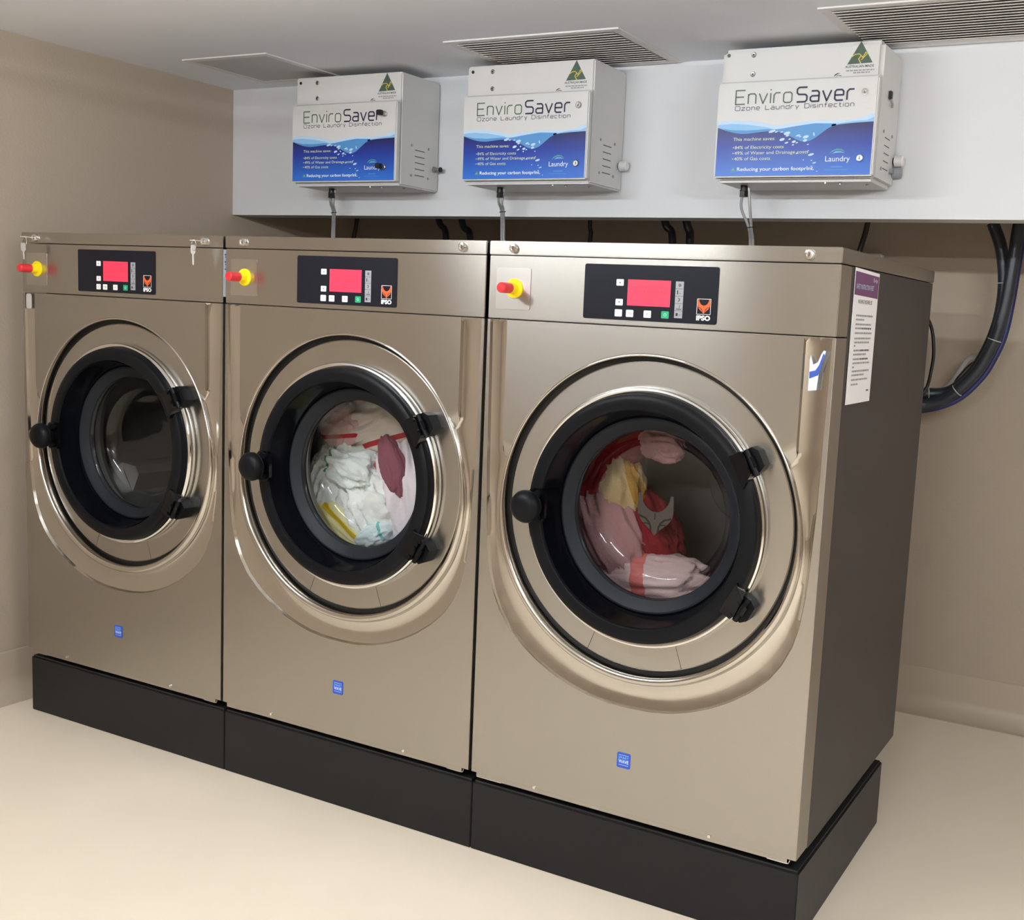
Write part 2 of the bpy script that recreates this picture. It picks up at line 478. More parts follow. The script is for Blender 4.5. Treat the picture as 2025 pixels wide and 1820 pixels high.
def panel_parts(root):
    cx, cz = DC
    x0, x1, z0, z1 = 0.001, 0.709, 0.1715, 1.1185
    xin0, xin1 = 0.0463, 0.6537
    RL = 0.3255
    angs = [2 * PI * i / 216 for i in range(216)]
    for px, pz in ((x0, z0), (x1, z0), (x0, z1), (x1, z1), (xin0, z1), (xin1, z1), (0.355 - 0.349, z1), (0.355 + 0.349, z1)):
        a = math.atan2(pz - cz, px - cx) % (2 * PI)
        angs = [t for t in angs if abs(t - a) > 0.006] + [a]
    angs.sort()
    loops = []
    for a in angs:
        dx, dz = math.cos(a), math.sin(a)
        rr = 9
        if dx > 1e-9: rr = min(rr, (x1 - cx) / dx)
        if dx < -1e-9: rr = min(rr, (x0 - cx) / dx)
        if dz > 1e-9: rr = min(rr, (z1 - cz) / dz)
        if dz < -1e-9: rr = min(rr, (z0 - cz) / dz)
        rin = RL + 0.0004
        if dz > 0:
            lim = (xin1 - cx) if dx > 0 else (cx - xin0)
            rin = max(rin, lim / max(abs(dx), 1e-6))
        lo, hi = 0.2, 1.2
        for _ in range(40):
            m_ = (lo + hi) / 2
            z = cz + m_ * dz; wz = 0 if z < 0.385 else interp(UT, z)
            if abs(cx + m_ * dx - 0.355) < wz: lo = m_
            else: hi = m_
        rout = lo
        t = min(1, max(0, (rin - RL - 0.0004) / 0.012)); t = t * t * (3 - 2 * t)
        yl = 0.008 * (1 - t)
        kl = 0.28 + 0.72 * min(1, max(0, (0.25 - dz) / 0.7))      # the rolled lip is fullest at the bottom
        P = [(0.3068, 0.032), (0.3068, 0.003)] + [(0.3068 + (r_ - 0.3068) * kl, y_ * kl) for r_, y_ in ((0.3080, -0.0015), (0.3105, -0.0042), (0.3140, -0.0056), (0.3180, -0.0054), (0.3215, -0.0030), (0.3238, 0.0010))] + [(0.3068 + (RL - 0.3068) * kl, yl)]
        rin = max(0.3068 + (RL - 0.3068) * kl + 0.0004, rin if rin > RL + 0.0005 else 0)
        ch = []
        if rin >= rr - 1e-5 or rin + 0.004 > rout:
            ch = [(min(rin, rr), 0.0 if dz > 0 else yl)] + [(rr, 0.0)] * 5
            if rin + 0.004 > rout and rin < rr: ch = [(rin, 0.0)] * 6
        else:
            span = rout - rin
            ch = [(rin, yl), (rin + 0.002, 0.0085), (rin + 0.25 * span, 0.0105), (rin + 0.55 * span, 0.0095),
                  (rout - 0.0035, 0.0060), (rout, 0.0)]
            ch = [(min(r, rr), y) for r, y in ch]
        P += ch + [(rr, 0.0)]
        loops.append([(cx + r * dx, y, cz + r * dz) for r, y in P])
    n = len(loops)
    rim, pan, chn = MB(), MB(), MB()
    def strip(mb, k0, k1, key):
        vs = []; fs = []
        for k in range(k0, k1 + 1):
            for i in range(n): vs.append(loops[i][k])
        for k in range(k1 - k0):
            for i in range(n):
                j = (i + 1) % n
                q = [Vector(vs[t]) for t in (k * n + i, k * n + j, (k + 1) * n + j, (k + 1) * n + i)]
                if (q[0] - q[3]).length < 1e-6 and (q[1] - q[2]).length < 1e-6: continue
                fs.append((k * n + i, k * n + j, (k + 1) * n + j, (k + 1) * n + i))
        mb.add(vs, fs, key)
    strip(rim, 0, 8, 'polished')
    strip(pan, 8, 9, 'steel'); strip(pan, 14, 15, 'steel')
    strip(chn, 9, 14, 'polished')
    pan.box(0.013, 0.693, 0.0, 0.003, Z_BOT, 0.1716, 'steel')
    for xa, xb in ((0.0, 0.0012), (0.7088, 0.71)):
        pan.box(xa, xb, 0.0002, 0.066, 0.1715, 1.1185, 'steel_dark')
    pan.box(0.001, 0.709, 0.0, 0.066, 1.1186, 1.1192, 'steel_dark')
    pan.tube([(0.655, 0.0005, 0.1625), (0.690, 0.0005, 0.1625), (0.6965, 0.0005, 0.165), (0.698, 0.0005, 0.1705)], 0.0011, 'polished', 6, 5)
    pan.tube([(0.014, 0.0005, 0.1625), (0.075, 0.0005, 0.1625)], 0.001, 'polished', 6, 1)
    pan.build('front_panel', root, smooth=25)
    chn.build('pressed_channel', root, smooth=40)
    rim.build('porthole_rim', root, smooth=50)

def fox(mb, x0, z0, wd, ht, y, key, slit='ink'):
    """horned mask emblem: two tall ears joined by an arc, tapering to a chin, with slanted eye slits"""
    X = lambda u: x0 + u * wd
    Z = lambda v: z0 + v * ht
    arc = [(0.5 + 0.40 * math.cos(a), 1.02 - 0.44 * math.sin(a)) for a in [PI * k / 12 for k in range(13)]]   # right ear to left ear
    for s in (1, -1):
        h = [(u, v) for u, v in arc if u >= 0.4999]           # right half of the brow arc
        pts = [(0.5, 0.0), (0.58, 0.10), (0.72, 0.21), (0.87, 0.33), (0.97, 0.47), (1.0, 0.62), (0.985, 1.0)] + h
        q = [(X(0.5 + s * (u - 0.5)), Z(v)) for u, v in pts]
        mb.flat(q if s > 0 else q[::-1], y, key)
        e = [(0.60, 0.10), (0.61, 0.22), (0.66, 0.32), (0.76, 0.41), (0.96, 0.465)]
        mb.ribbon([(X(0.5 + s * (u - 0.5)), Z(v)) for u, v in e], wd * 0.05, y - 0.0002, slit)
        e = [(0.64, 0.27), (0.72, 0.29), (0.80, 0.285)]
        mb.ribbon([(X(0.5 + s * (u - 0.5)), Z(v)) for u, v in e], wd * 0.035, y - 0.0002, slit)
    mb.ribbon([(X(0.5), Z(0.56)), (X(0.5), Z(0.40))], wd * 0.03, y - 0.0002, slit)
    return mb

def emergency_stop(root):
    cx, cz = 0.0605, 1.181
    es = MB().prism(rrect(0.0178, 0.0970, 1.1398, 1.2212, 0.004), -0.0012, 0.001, 'plate').build('stop_plate', root)
    c = MB().lathe([(0.0, -0.0042), (0.0186, -0.0042), (0.0192, -0.0036), (0.0192, -0.0012)], 'yellow', cx, cz, 40)
    c.lathe([(0.0112, -0.0042), (0.0108, -0.0205), (0.0, -0.0205)], 'yellow', cx, cz, 28)
    c.build('stop_collar', root, smooth=40)
    MB().lathe([(0.0104, -0.0205), (0.0104, -0.046), (0.0098, -0.050), (0.0080, -0.0518), (0.0, -0.0522)], 'red', cx, cz, 28).build('stop_button', root, smooth=35)

def control_panel(root):
    p = MB().prism(rrect(0.2165, 0.4895, 1.1308, 1.2332, 0.004), -0.0014, 0.001, 'panel_black').build('control_panel', root)
    sc = MB().prism([(0.3090, 1.1583), (0.3964, 1.1583), (0.3964, 1.2062), (0.3090, 1.2062)], -0.0019, -0.0013, 'lcd')
    for k, (a, bq, z, t) in enumerate(((0.317, 0.388, 1.1925, 0.0006), (0.319, 0.385, 1.1688, 0.0006))):
        sc.flat([(a, z), (bq, z), (bq, z + t), (a, z + t)], -0.00195, 'lcd_dark')
    random.seed(3)
    x = 0.321
    while x < 0.383:                                   # the faint segment characters of the display
        sc.ribbon([(x, 1.1795), (x + 0.003, 1.188), (x + 0.0045, 1.180)], 0.0007, -0.00195, 'lcd_dark'); x += 0.0068
    for i in range(5):
        sc.ribbon([(0.346 + i * 0.003, 1.1735), (0.3475 + i * 0.003, 1.1755)], 0.0006, -0.00195, 'lcd_dark')
    sc.build('display', p)
    spots = [(0.2925, 1.2000, 'up'), (0.2925, 1.1635, 'down'), (0.2920, 1.1435, 'tick'), (0.3155, 1.1435, 'back'), (0.3520, 1.1437, 'i'), (0.3880, 1.1440, 'go')]
    for x, z, k in spots:
        h = 0.0060 if k in ('up', 'down') else 0.0066
        bt = MB().prism(rrect(x - 0.0075, x + 0.0075, z - h, z + h, 0.0015), -0.0021, -0.0013, 'key_green' if k == 'go' else 'key_white')
        y = -0.0022
        if k == 'up': bt.flat([(x - 0.002, z - 0.0013), (x + 0.002, z - 0.0013), (x, z + 0.0015)], y, 'ink')
        if k == 'down': bt.flat([(x, z - 0.0015), (x + 0.002, z + 0.0013), (x - 0.002, z + 0.0013)], y, 'ink')
        if k == 'tick': bt.ribbon([(x - 0.0015, z - 0.0008), (x, z - 0.002), (x + 0.0015, z + 0.002)], 0.0005, y, 'grey_print')
        if k == 'back': bt.ribbon([(x - 0.004, z + 0.0008), (x + 0.003, z + 0.0008), (x + 0.0042, z - 0.0006), (x + 0.003, z - 0.002), (x, z - 0.002)], 0.0006, y, 'ink')
        if k == 'i': bt.ribbon([(x - 0.001, z - 0.0024), (x + 0.0006, z + 0.0024)], 0.0008, y, 'ink')
        if k == 'go': bt.ribbon(circle(x, z, 0.0024, 12) + [(x + 0.0024, z)], 0.0007, y, 'badge_print')
        bt.build('button', p)
    st = MB().prism([(0.4062, 1.1393), (0.4222, 1.1393), (0.4222, 1.2055), (0.4062, 1.2055)], -0.0019, -0.0013, 'grey_print')
    for i in range(1, 5):
        z = 1.1393 + i * 0.01324
        st.flat([(0.4062, z - 0.0003), (0.4222, z - 0.0003), (0.4222, z + 0.0003), (0.4062, z + 0.0003)], -0.00195, 'ink')
    y = -0.00195
    st.flat(circle(0.4145, 1.1988, 0.0032, 12), y, 'print_dark')
    st.flat([(0.4095, 1.1822), (0.4117, 1.1822), (0.4117, 1.1895), (0.4095, 1.1895)], y, 'ink')
    st.ribbon([(0.413, 1.1825), (0.4145, 1.185), (0.416, 1.1825), (0.418, 1.1845)], 0.0006, y, 'print_dark')
    st.ribbon([(0.4125, 1.1695), (0.4155, 1.1715), (0.4155, 1.174), (0.4125, 1.175)], 0.0014, y, 'ink')
    st.ribbon([(0.409, 1.1555), (0.420, 1.1555)], 0.0024, y, 'print_dark')
    st.ribbon([(0.4155, 1.157), (0.4165, 1.163)], 0.001, y, 'ink')
    st.flat([(0.4092, 1.1430), (0.4132, 1.1430), (0.4132, 1.1485), (0.4092, 1.1485)], y, 'ink')
    st.ribbon([(0.415, 1.1435), (0.416, 1.147), (0.418, 1.1435), (0.420, 1.147)], 0.0006, y, 'print_dark')
    st.build('indicator_strip', p)
    lg = MB()
    y = -0.0016
    for pts in ([(0.4503, 1.1483), (0.4768, 1.1483)], [(0.4768, 1.1483), (0.4768, 1.1757)], [(0.4768, 1.1757), (0.4503, 1.1757)], [(0.4503, 1.1757), (0.4503, 1.1483)]):
        lg.ribbon(pts, 0.0008, y, 'white')
    fox(lg, 0.4515, 1.1490, 0.0241, 0.0258, y, 'orange')
    lg.text('IPSO', 0.4500, 1.1377, 0.0080, y, 'white', width=0.0272, bold=0.045)
    lg.build('maker_emblem', p)

def door_parts(root):
    cx, cz = DC
    d = MB().lathe([(0.2385, 0.020), (0.2395, 0.004), (0.2392, -0.010), (0.2365, -0.0175), (0.2320, -0.0205), (0.2260, -0.0215),
                    (0.2120, -0.0220), (0.2085, -0.0205), (0.2065, -0.0160)], 'black', cx, cz, 128)
    d.lathe([(0.2065, -0.0160), (0.2050, -0.0105), (0.2000, 0.006), (0.1955, 0.020), (0.1925, 0.031), (0.1915, 0.0350)], 'black_gloss', cx, cz, 128)
    door = d.build('door', root, smooth=28)
    MB().lathe([(0.1915, 0.0350), (0.1895, 0.0315), (0.1860, 0.0310), (0.1730, 0.0385), (0.1690, 0.0425), (0.1665, 0.0440), (0.1650, 0.0475), (0.1650, 0.060)], 'rubber', cx, cz, 128).build('glass_gasket', door, smooth=30)
    MB().lathe([(0.1658, 0.0470), (0.1640, 0.0480), (0.1610, 0.055), (0.1570, 0.068), (0.1520, 0.082), (0.1440, 0.094), (0.1320, 0.102), (0.1150, 0.106), (0.0600, 0.109), (0.0, 0.110)], 'glass', cx, cz, 96).build('glass_bowl', door, smooth=60)
    MB().lathe([(0.2400, 0.0140), (0.2480, 0.0140), (0.2500, 0.0110), (0.2508, 0.0060), (0.2500, 0.0010), (0.2475, -0.0030), (0.2440, -0.0048), (0.2400, -0.0040)], 'chrome', cx, cz, 128).build('chrome_band', door, smooth=30)
    h = MB().lathe([(0.0, -0.0755), (0.0135, -0.0748), (0.0235, -0.0715), (0.0300, -0.0655), (0.0325, -0.0590), (0.0320, -0.0535)], 'black', 0.1405, 0.763, 36)
    h.lathe([(0.0320, -0.0535), (0.0312, -0.0530), (0.0312, -0.0520), (0.0318, -0.0515), (0.0290, -0.0455), (0.0210, -0.0410), (0.0120, -0.0390), (0.0110, -0.030), (0.0125, -0.0190)], 'black', 0.1405, 0.763, 36)
    h.prism(rrect(0.128, 0.166, 0.728, 0.796, 0.012), -0.028, -0.0195, 'black_gloss')
    h.cyl((0.150, -0.034, 0.786), (0.150, -0.0195, 0.786), 0.007, 'black', 14)
    h.cyl((0.150, -0.034, 0.738), (0.150, -0.0195, 0.738), 0.007, 'black', 14)
    h.build('handle_knob', door, smooth=35)
    # hinges: wedge lug on the ring and knuckle block on the porthole plate
    def pol(r, a): return (cx + r * math.cos(math.radians(a)), cz + r * math.sin(math.radians(a)))
    for s in (1, -1):
        hb = MB()
        def q(pts): 
            pp = [pol(r, s * a) for r, a in pts]
            return pp if s > 0 else pp[::-1]
        hb.prism(q([(0.228, 22.0), (0.2520, 27.0), (0.2560, 34.5), (0.2540, 37.0), (0.230, 38.0)]), -0.0310, -0.0050, 'black_gloss')
        hb.prism(q([(0.246, 26.0), (0.264, 26.5), (0.276, 28.0), (0.278, 34.0), (0.270, 36.5), (0.250, 37.0)]), -0.0160, 0.0139, 'black')
        hb.prism(q([(0.255, 28.5), (0.267, 29.0), (0.268, 33.0), (0.256, 33.5)]), -0.0270, -0.0155, 'black_gloss')
        pc = pol(0.259, s * 31); pu = (-math.sin(math.radians(s * 31)), math.cos(math.radians(s * 31)))
        hb.cyl((pc[0] - pu[0] * 0.024, -0.022, pc[1] - pu[1] * 0.026), (pc[0] + pu[0] * 0.024, -0.022, pc[1] + pu[1] * 0.026), 0.0055, 'black', 12)
        for f in (-0.012, 0.012):
            sx, sz = pc[0] + pu[0] * f - 0.012, pc[1] + pu[1] * f
            hb.cyl((sx, -0.0335, sz), (sx, -0.0305, sz), 0.0034, 'black_gloss', 10)
        hb.build('hinge', root, smooth=30)

def porthole(root):
    cx, cz = DC
    A0, A1 = math.radians(249.1), math.radians(289.0)
    prof = [(0.2340, 0.0140), (0.2950, 0.0140), (0.2972, 0.0155), (0.2976, 0.0220), (0.2340, 0.0220)]
    MB().lathe(prof, 'steel', cx, cz, 120, A1 + 0.004, A0 + 2 * PI - 0.004, closed=True).build('porthole_plate', root, smooth=30)
    MB().lathe(prof, 'steel', cx, cz, 16, A0, A1, closed=True).build('lower_plate', root, smooth=30)
    MB().lathe([(0.228, 0.024), (0.330, 0.024), (0.330, 0.030), (0.228, 0.030)], 'dark', cx, cz, 72, closed=True).build('rubber_backing', root, smooth=30)

def drum(root):
    cx, cz = DC
    t = MB().lathe([(0.1930, 0.052), (0.1900, 0.065), (0.1960, 0.080), (0.1920, 0.095), (0.2000, 0.112), (0.2060, 0.118), (0.262, 0.128),
                    (0.264, 0.140), (0.264, 0.555), (0.255, 0.565), (0.090, 0.570), (0.085, 0.562), (0.0, 0.560)], 'drum', cx, cz, 96)
    d = t.build('drum', root, smooth=35)
    MB().lathe([(0.013, 0.560), (0.012, 0.553), (0.0, 0.552)], 'chrome', cx, cz, 16).build('drum_bolt', d, smooth=30)
    for k in range(3):
        a = PI / 2 + k * 2 * PI / 3
        lf = MB()
        c, s = math.cos(a), math.sin(a)
        pr = [(0.262, -0.045), (0.215, -0.012), (0.215, 0.012), (0.262, 0.045)]
        vs = [(cx + r * c - u * s, y, cz + r * s + u * c) for y in (0.21, 0.54) for r, u in pr]
        lf.add(vs, [(0, 1, 5, 4), (1, 2, 6, 5), (2, 3, 7, 6), (0, 3, 2, 1), (4, 5, 6, 7)], 'drum')
        lf.build('drum_lifter', d)

def cam_lock(root, x, z):
    l = MB().lathe([(0.0092, -0.002), (0.0092, -0.0060), (0.0080, -0.0085), (0.0050, -0.0090), (0.0048, -0.0070), (0.0, -0.0070)], 'chrome', x, z, 24)
    l.box(x - 0.0008, x + 0.0008, -0.0074, -0.0069, z - 0.0035, z + 0.0035, 'ink')
    l.build('cover_lock', root, smooth=35)

def make_washer():
    t = thing('washing_machine', '-', 'washing machine', (0, 0, Z_PL))
    root = bpy.data.objects.new('tmp', None)
    COL.objects.link(root)
    # hollow cabinet
    c = MB()
    c.box(0.0008, 0.0038, 0.070, 0.755, 0.1663, 1.2440, 'cabinet')
    c.box(0.7062, 0.7092, 0.070, 0.755, 0.1663, 1.2440, 'cabinet')
    c.box(0.0038, 0.7062, 0.752, 0.755, 0.1663, 1.2440, 'cabinet')
    c.box(0.0038, 0.7062, 0.010, 0.752, 0.1663, 0.1700, 'cabinet')
    c.box(0.0040, 0.7060, 0.066, 0.070, 0.1700, 0.47, 'dark')
    c.box(0.0040, 0.7060, 0.0665, 0.070, 1.04, 1.2430, 'dark')
    c.build('cabinet', root)
    MB().box(-0.0005, 0.7105, -0.0015, 0.760, Z_SEAM + 0.0012, Z_TOP, 'steel', 0.0015).build('top_cover', root)
    MB().box(0.0003, 0.7097, 0.0, 0.0685, Z_BAND + 0.0012, Z_SEAM - 0.0008, 'steel', 0.0012).build('control_fascia', root)
    cam_lock(root, 0.0570, 1.2588); cam_lock(root, 0.6535, 1.2588)
    emergency_stop(root)
    control_panel(root)
    panel_parts(root)
    porthole(root)
    door_parts(root)
    drum(root)
    bd = MB().prism(rrect(0.3388, 0.3675, 0.2630, 0.2938, 0.003), -0.0008, 0.0, 'badge_blue').build('badge', root)
    bl = MB(); y = -0.0009
    bl.ribbon([(0.3425, 0.2890), (0.3640, 0.2890)], 0.0008, y, 'badge_print')
    bl.text('SMART', 0.3423, 0.2810, 0.0055, y, 'wave2', width=0.0218)
    bl.text('WAVE', 0.3423, 0.2728, 0.0066, y, 'badge_print', width=0.0218, bold=0.03)
    bl.ribbon([(0.3425, 0.2690), (0.3640, 0.2690)], 0.0008, y, 'badge_print')
    bl.build('badge_lettering', bd)
    for x in (0.155, 0.54):
        MB().cyl((x, -0.0025, 0.1735), (x, 0.0003, 0.1735), 0.0030, 'chrome', 10).build('panel_screw', root)
    for x in (0.06, 0.65):
        for y in (0.09, 0.56):
            MB().cyl((x, y, Z_PL), (x, y, 0.1668), 0.022, 'dark', 16).build('foot', root)
    # the machine is built with floor-level heights: lower every part onto its Empty on the plinth
    for ch in list(root.children):
        ch.parent = t; ch.location = (0, 0, -Z_PL)
    bpy.data.objects.remove(root)
    return t

washer = make_washer()
washers = [washer]
for k in (1, 2):
    c = copy_tree(washer)
    c.location = (PITCH * k, 0, Z_PL)
    washers.append(c)
for o, l in zip(washers, ('stainless steel front-loading washer with an empty dark drum, beside the left wall',
                          'stainless steel front-loading washer full of white laundry, between the other two',
                          'stainless steel front-loading washer with red and pink laundry and a bare charcoal side')):
    o['label'] = l; o['group'] = 'row of three washing machines'

# film, emblem and a painted reflection on single machines, parts of them
sf = MB().box(0.7101, 0.7104, 0.0010, 0.062, 1.135, 1.242, 'film')
for i in range(7):
    z = 1.232 - i * 0.0055
    sf.box(0.71035, 0.71055, 0.004 + 0.002 * (i % 3), 0.058, z - 0.0028, z, 'film_blue')
sf.build('protective_film', washers[0], (0, 0, -Z_PL))['label'] = 'white protective film with blue print left on the edge'
MB().prism(rrect(0.0140, 0.0350, 1.079, 1.117, 0.006), -0.0006, 0.0005, 'pale_grey').build('key_reflection', washers[0], (0, 0, -Z_PL))['label'] = 'painted pale reflection of the hanging key'  # pale patch paints the hanging key's reflection in the polished strip
fr = MB()
fr.prism([(0.667, 1.058), (0.667, 1.026), (0.682, 1.028), (0.6845, 1.062), (0.6915, 1.085), (0.694, 1.096), (0.690, 1.097), (0.686, 1.090), (0.681, 1.076), (0.673, 1.072), (0.668, 1.088), (0.6665, 1.080)], -0.0006, 0.0004, 'film')
fr.prism([(0.6675, 1.059), (0.668, 1.047), (0.6835, 1.054), (0.6925, 1.089), (0.690, 1.092), (0.6835, 1.071), (0.678, 1.062)], -0.0009, -0.0006, 'film_blue')
fr.build('film_remnant', washers[2], (0, 0, -Z_PL))['label'] = 'torn remnant of white and blue film'
em = MB()
fox(em, 0.300, 0.706, 0.079, 0.083, 0.1120, 'emblem_grey')
em.build('glass_emblem', washers[2], (0, 0, -Z_PL))['label'] = 'grey horned emblem in the porthole'

# ------------------------------------------------------------------ plinths
PX = [0.0114, 0.7229, 1.4397, 2.1528]
for k in range(3):
    xa, xb = PX[k] + (0.0008 if k else 0), PX[k + 1] - (0.0008 if k < 2 else 0)
    t = thing('plinth', ('black steel plinth under the empty washer by the left wall', 'black steel plinth under the middle washer',
                         'black steel plinth under the right washer, its side face showing')[k], 'plinth', ((xa + xb) / 2, 0, 0), 'black plinths under the washers')
    hw = (xb - xa) / 2
    MB().box(-hw, hw, 0.0, 0.6202, 0, Z_PL - 0.004, 'plinth', 0.0015).build('plinth_box', t)
    MB().box(-hw + 0.004, hw - 0.004, 0.004, 0.616, Z_PL - 0.0042, Z_PL, 'plinth_top').build('plinth_rim', t)

# ------------------------------------------------------------------ keys
def key(name, label, bow, tip, up, mkey='key_steel'):
    """flat steel key, bow centre and blade tip in scene coordinates"""
    bow = Vector(bow); tip = Vector(tip); d = (tip - bow).normalized()
    n = Vector(up); n = (n - d * n.dot(d)).normalized(); s = d.cross(n)
    mb = MB()
    prof = [(-0.011, -0.004), (-0.009, -0.008), (0.006, -0.0085), (0.010, -0.004), (0.011, -0.0022)]
    L = (tip - bow).length
    prof += [(L - 0.003, -0.0022), (L, 0.0)]
    full = prof + [(a, -b_) for a, b_ in prof[-2::-1]]
    vs = [bow + d * a + s * b_ + n * t for t in (-0.0008, 0.0008) for a, b_ in full]
    k = len(full)
    fs = [tuple(range(k)), tuple(range(2 * k - 1, k - 1, -1))] + [(i, k + i, k + (i + 1) % k, (i + 1) % k) for i in range(k)]
    mb.add(vs, fs, mkey)
    return tag(mb.build(name), label, 'key', 'keys at the locks of the left washer')
key('key', 'small steel key standing out of the left lock of the left washer', (0.0570, -0.030, 1.2588), (0.0570, -0.0062, 1.2588), (0, 0, 1))
key('key', 'pale key hanging below the left lock beside the red button', (0.0560, -0.0360, 1.2330), (0.0560, -0.0345, 1.2020), (0, 1, 0), 'pale_grey')
key('key', 'small steel key standing out of the right lock of the left washer', (0.6535, -0.030, 1.2588), (0.6535, -0.0062, 1.2588), (0, 0, 1))
key('key', 'steel key hanging below the right lock of the left washer', (0.6510, -0.0340, 1.2380), (0.6500, -0.0325, 1.2030), (1, 0.3, 0))
for x, l in ((0.0565, 'small wire ring joining the keys at the left lock'), (0.6525, 'small wire ring joining the keys at the right lock')):
    rg = MB()
    rg.tube([(x + 0.0, -0.033 + 0.006 * math.cos(a), 1.2480 + 0.0125 * math.sin(a)) for a in [2 * PI * i / 14 for i in range(15)]], 0.0006, 'chrome', 6, 2)
    tag(rg.build('key_ring'), l, 'key ring', 'wire rings holding the keys')

# ------------------------------------------------------------------ safety sheet on the side
X_S = 2 * PITCH + W
t = thing('safety_sheet', 'white safety instruction sheet with purple header on charcoal washer side', 'sheet', (X_S + 0.0003, 0.172, 1.0))
def side_pt(mb):
    # print is drawn in (y, z) as (u, v): turn it onto the x plane
    mb.v = [(-yy, xx, zz) for xx, yy, zz in mb.v]
    mb.f = [f for f in mb.f]
    return mb
sh = MB().prism([(-0.0855, 0.0), (0.0825, 0.0), (0.0860, 0.2405), (-0.0853, 0.2440)], -0.0006, 0.0, 'paper')
side_pt(sh).build('paper', t)
hd = MB().flat([(-0.0835, 0.1965), (0.0832, 0.1935), (0.0838, 0.2345), (-0.0828, 0.2380)], -0.00075, 'purple')
hd.text('SAFETY INSTRUCTION SHEET', -0.072, 0.2075, 0.0085, -0.0009, 'wave1', width=0.122)
hd.ribbon([(0.046, 0.231), (0.0435, 0.2265), (0.046, 0.2225), (0.049, 0.2265), (0.047, 0.2305)], 0.0014, -0.0009, 'white')
hd.text('vip', 0.053, 0.2235, 0.0065, -0.0009, 'white', width=0.020)
side_pt(hd).build('header', t)
bt = MB()
bt.text('WASHING MACHINE USE', -0.055, 0.1815, 0.0075, -0.0009, 'print_dark', width=0.10)
random.seed(5)
for fz, u0, u1, bold in ((0.345, 0, 1, 0), (0.375, 0, .5, 0), (0.41, 0, .92, 0), (0.44, 0, .95, 1), (0.475, 0, 1, 0), (0.515, 0, .98, 0), (0.545, 0, .9, 0), (0.57, 0, .1, 0),
                         (0.605, 0, .92, 1), (0.635, 0, .75, 0), (0.67, 0, .9, 1), (0.70, 0, 1, 0), (0.73, 0, .1, 0), (0.76, 0, 1, 0), (0.79, 0, .72, 0), (0.825, 0, .95, 0), (0.86, 0, .4, 0)):
    z = 0.242 * (1 - fz); x = -0.060
    end = x + 0.118 * u1
    while x < end:                                     # unreadable body text: broken grey strokes
        l = random.uniform(0.004, 0.012); e = min(x + l, end)
        bt.flat([(x, z), (e, z), (e, z + 0.0032), (x, z + 0.0032)], -0.00085, 'print_dark' if bold and 0.35 < (x + 0.06) / 0.118 < 0.9 else 'print_grey'); x += l + 0.0018
bt.ribbon([(0.050, 0.0215), (0.068, 0.0215)], 0.003, -0.00085, 'print_dark')
side_pt(bt).build('body_text', t)
# ------------------------------------------------------------------ laundry in the drums
def towel(name, label, cat, machine, c, size, rot, mkey, seed, fold=0.35, stretch=(1, 1, 1), group=None):
    """a crumpled cloth: a dense ball pressed to the given size and broken into folds"""
    bm = bmesh.new()
    bmesh.ops.create_icosphere(bm, subdivisions=5, radius=1)
    off = Vector((seed * 3.17, seed * 1.91, seed * 5.3))
    st = Vector(stretch)
    for v in bm.verts:
        p = v.co.normalized()
        q = Vector((p.x * st.x, p.y * st.y, p.z * st.z))
        wq = q + 0.35 * noise.noise_vector(p * 1.1 + off)
        n1 = noise.noise(p * 1.2 + off)
        n2 = 1 - abs(noise.noise(wq * 1.5 + off * 1.3)) * 2.2
        n3 = 1 - abs(noise.noise(wq * 3.1 + off * 0.7)) * 2.2
        n4 = 1 - abs(noise.noise(wq * 6.0 + off * 2.1)) * 2.2
        d = 1 + fold * (0.50 * n1 + 0.55 * (n2 - 0.4) + 0.30 * (n3 - 0.4) + 0.13 * (n4 - 0.4))
        v.co = Vector((p.x * size[0], p.y * size[1], p.z * size[2])) * d
    mb = MB().bm(bm, mkey)
    o = mb.build(name, None, (PITCH * machine + c[0], c[1], c[2]), smooth=180)
    o.rotation_euler = (0, math.radians(rot), 0)
    return tag(o, label, cat, group)

M['tw_white'] = towel_mat('white terry', rgb(244, 246, 242))
M['tw_warm'] = towel_mat('warm white terry', rgb(214, 204, 192), rgb(176, 44, 56), 'Z', -0.062, -0.05)
M['tw_redhem'] = towel_mat('pink washcloth with red hem', rgb(206, 166, 162), rgb(176, 26, 44), 'Z', -0.034, -0.024, rgb(190, 60, 70), 0, 0)
M['tw_maroon'] = towel_mat('maroon terry', rgb(142, 84, 98))
M['tw_pinkwhite'] = towel_mat('pinkish white terry', rgb(238, 228, 234), rgb(214, 110, 124), 'X', -0.072, -0.064)
M['tw_green'] = towel_mat('pale towel with green stitching', rgb(232, 240, 236), rgb(40, 150, 112), 'X', -0.052, -0.044)
M['tw_yellow'] = towel_mat('yellow towel', rgb(236, 226, 168), rgb(236, 196, 40), 'Z', 0.014, 0.026, rgb(232, 190, 50), -0.036, -0.030)
M['tw_teal'] = towel_mat('white towel with teal edge', rgb(216, 230, 230), rgb(120, 190, 190), 'X', 0.030, 0.037)
M['tw_grey'] = towel_mat('grey green terry', rgb(150, 152, 140))  # one even grey green base colour
G2, G3 = 'white laundry in the middle washer', 'red and pink laundry in the right washer'
towel('cloth', 'grey green cloth at the upper left of the middle drum', 'cloth', 1, (0.165, 0.30, 0.790), (0.120, 0.090, 0.130), 0, 'tw_grey', 35, 0.35, (1, 1, 1), G2)
towel('towel', 'large pinkish white towel down the right of the middle porthole', 'towel', 1, (0.390, 0.200, 0.700), (0.085, 0.055, 0.170), -14, 'tw_pinkwhite', 3, 0.30, (2.2, 1, 0.6), G2)
towel('cloth', 'maroon cloth lying across the white towel at the right of the middle porthole', 'cloth', 1, (0.370, 0.158, 0.768), (0.032, 0.024, 0.072), -20, 'tw_maroon', 63, 0.2, (1.6, 1, 0.6), G2)
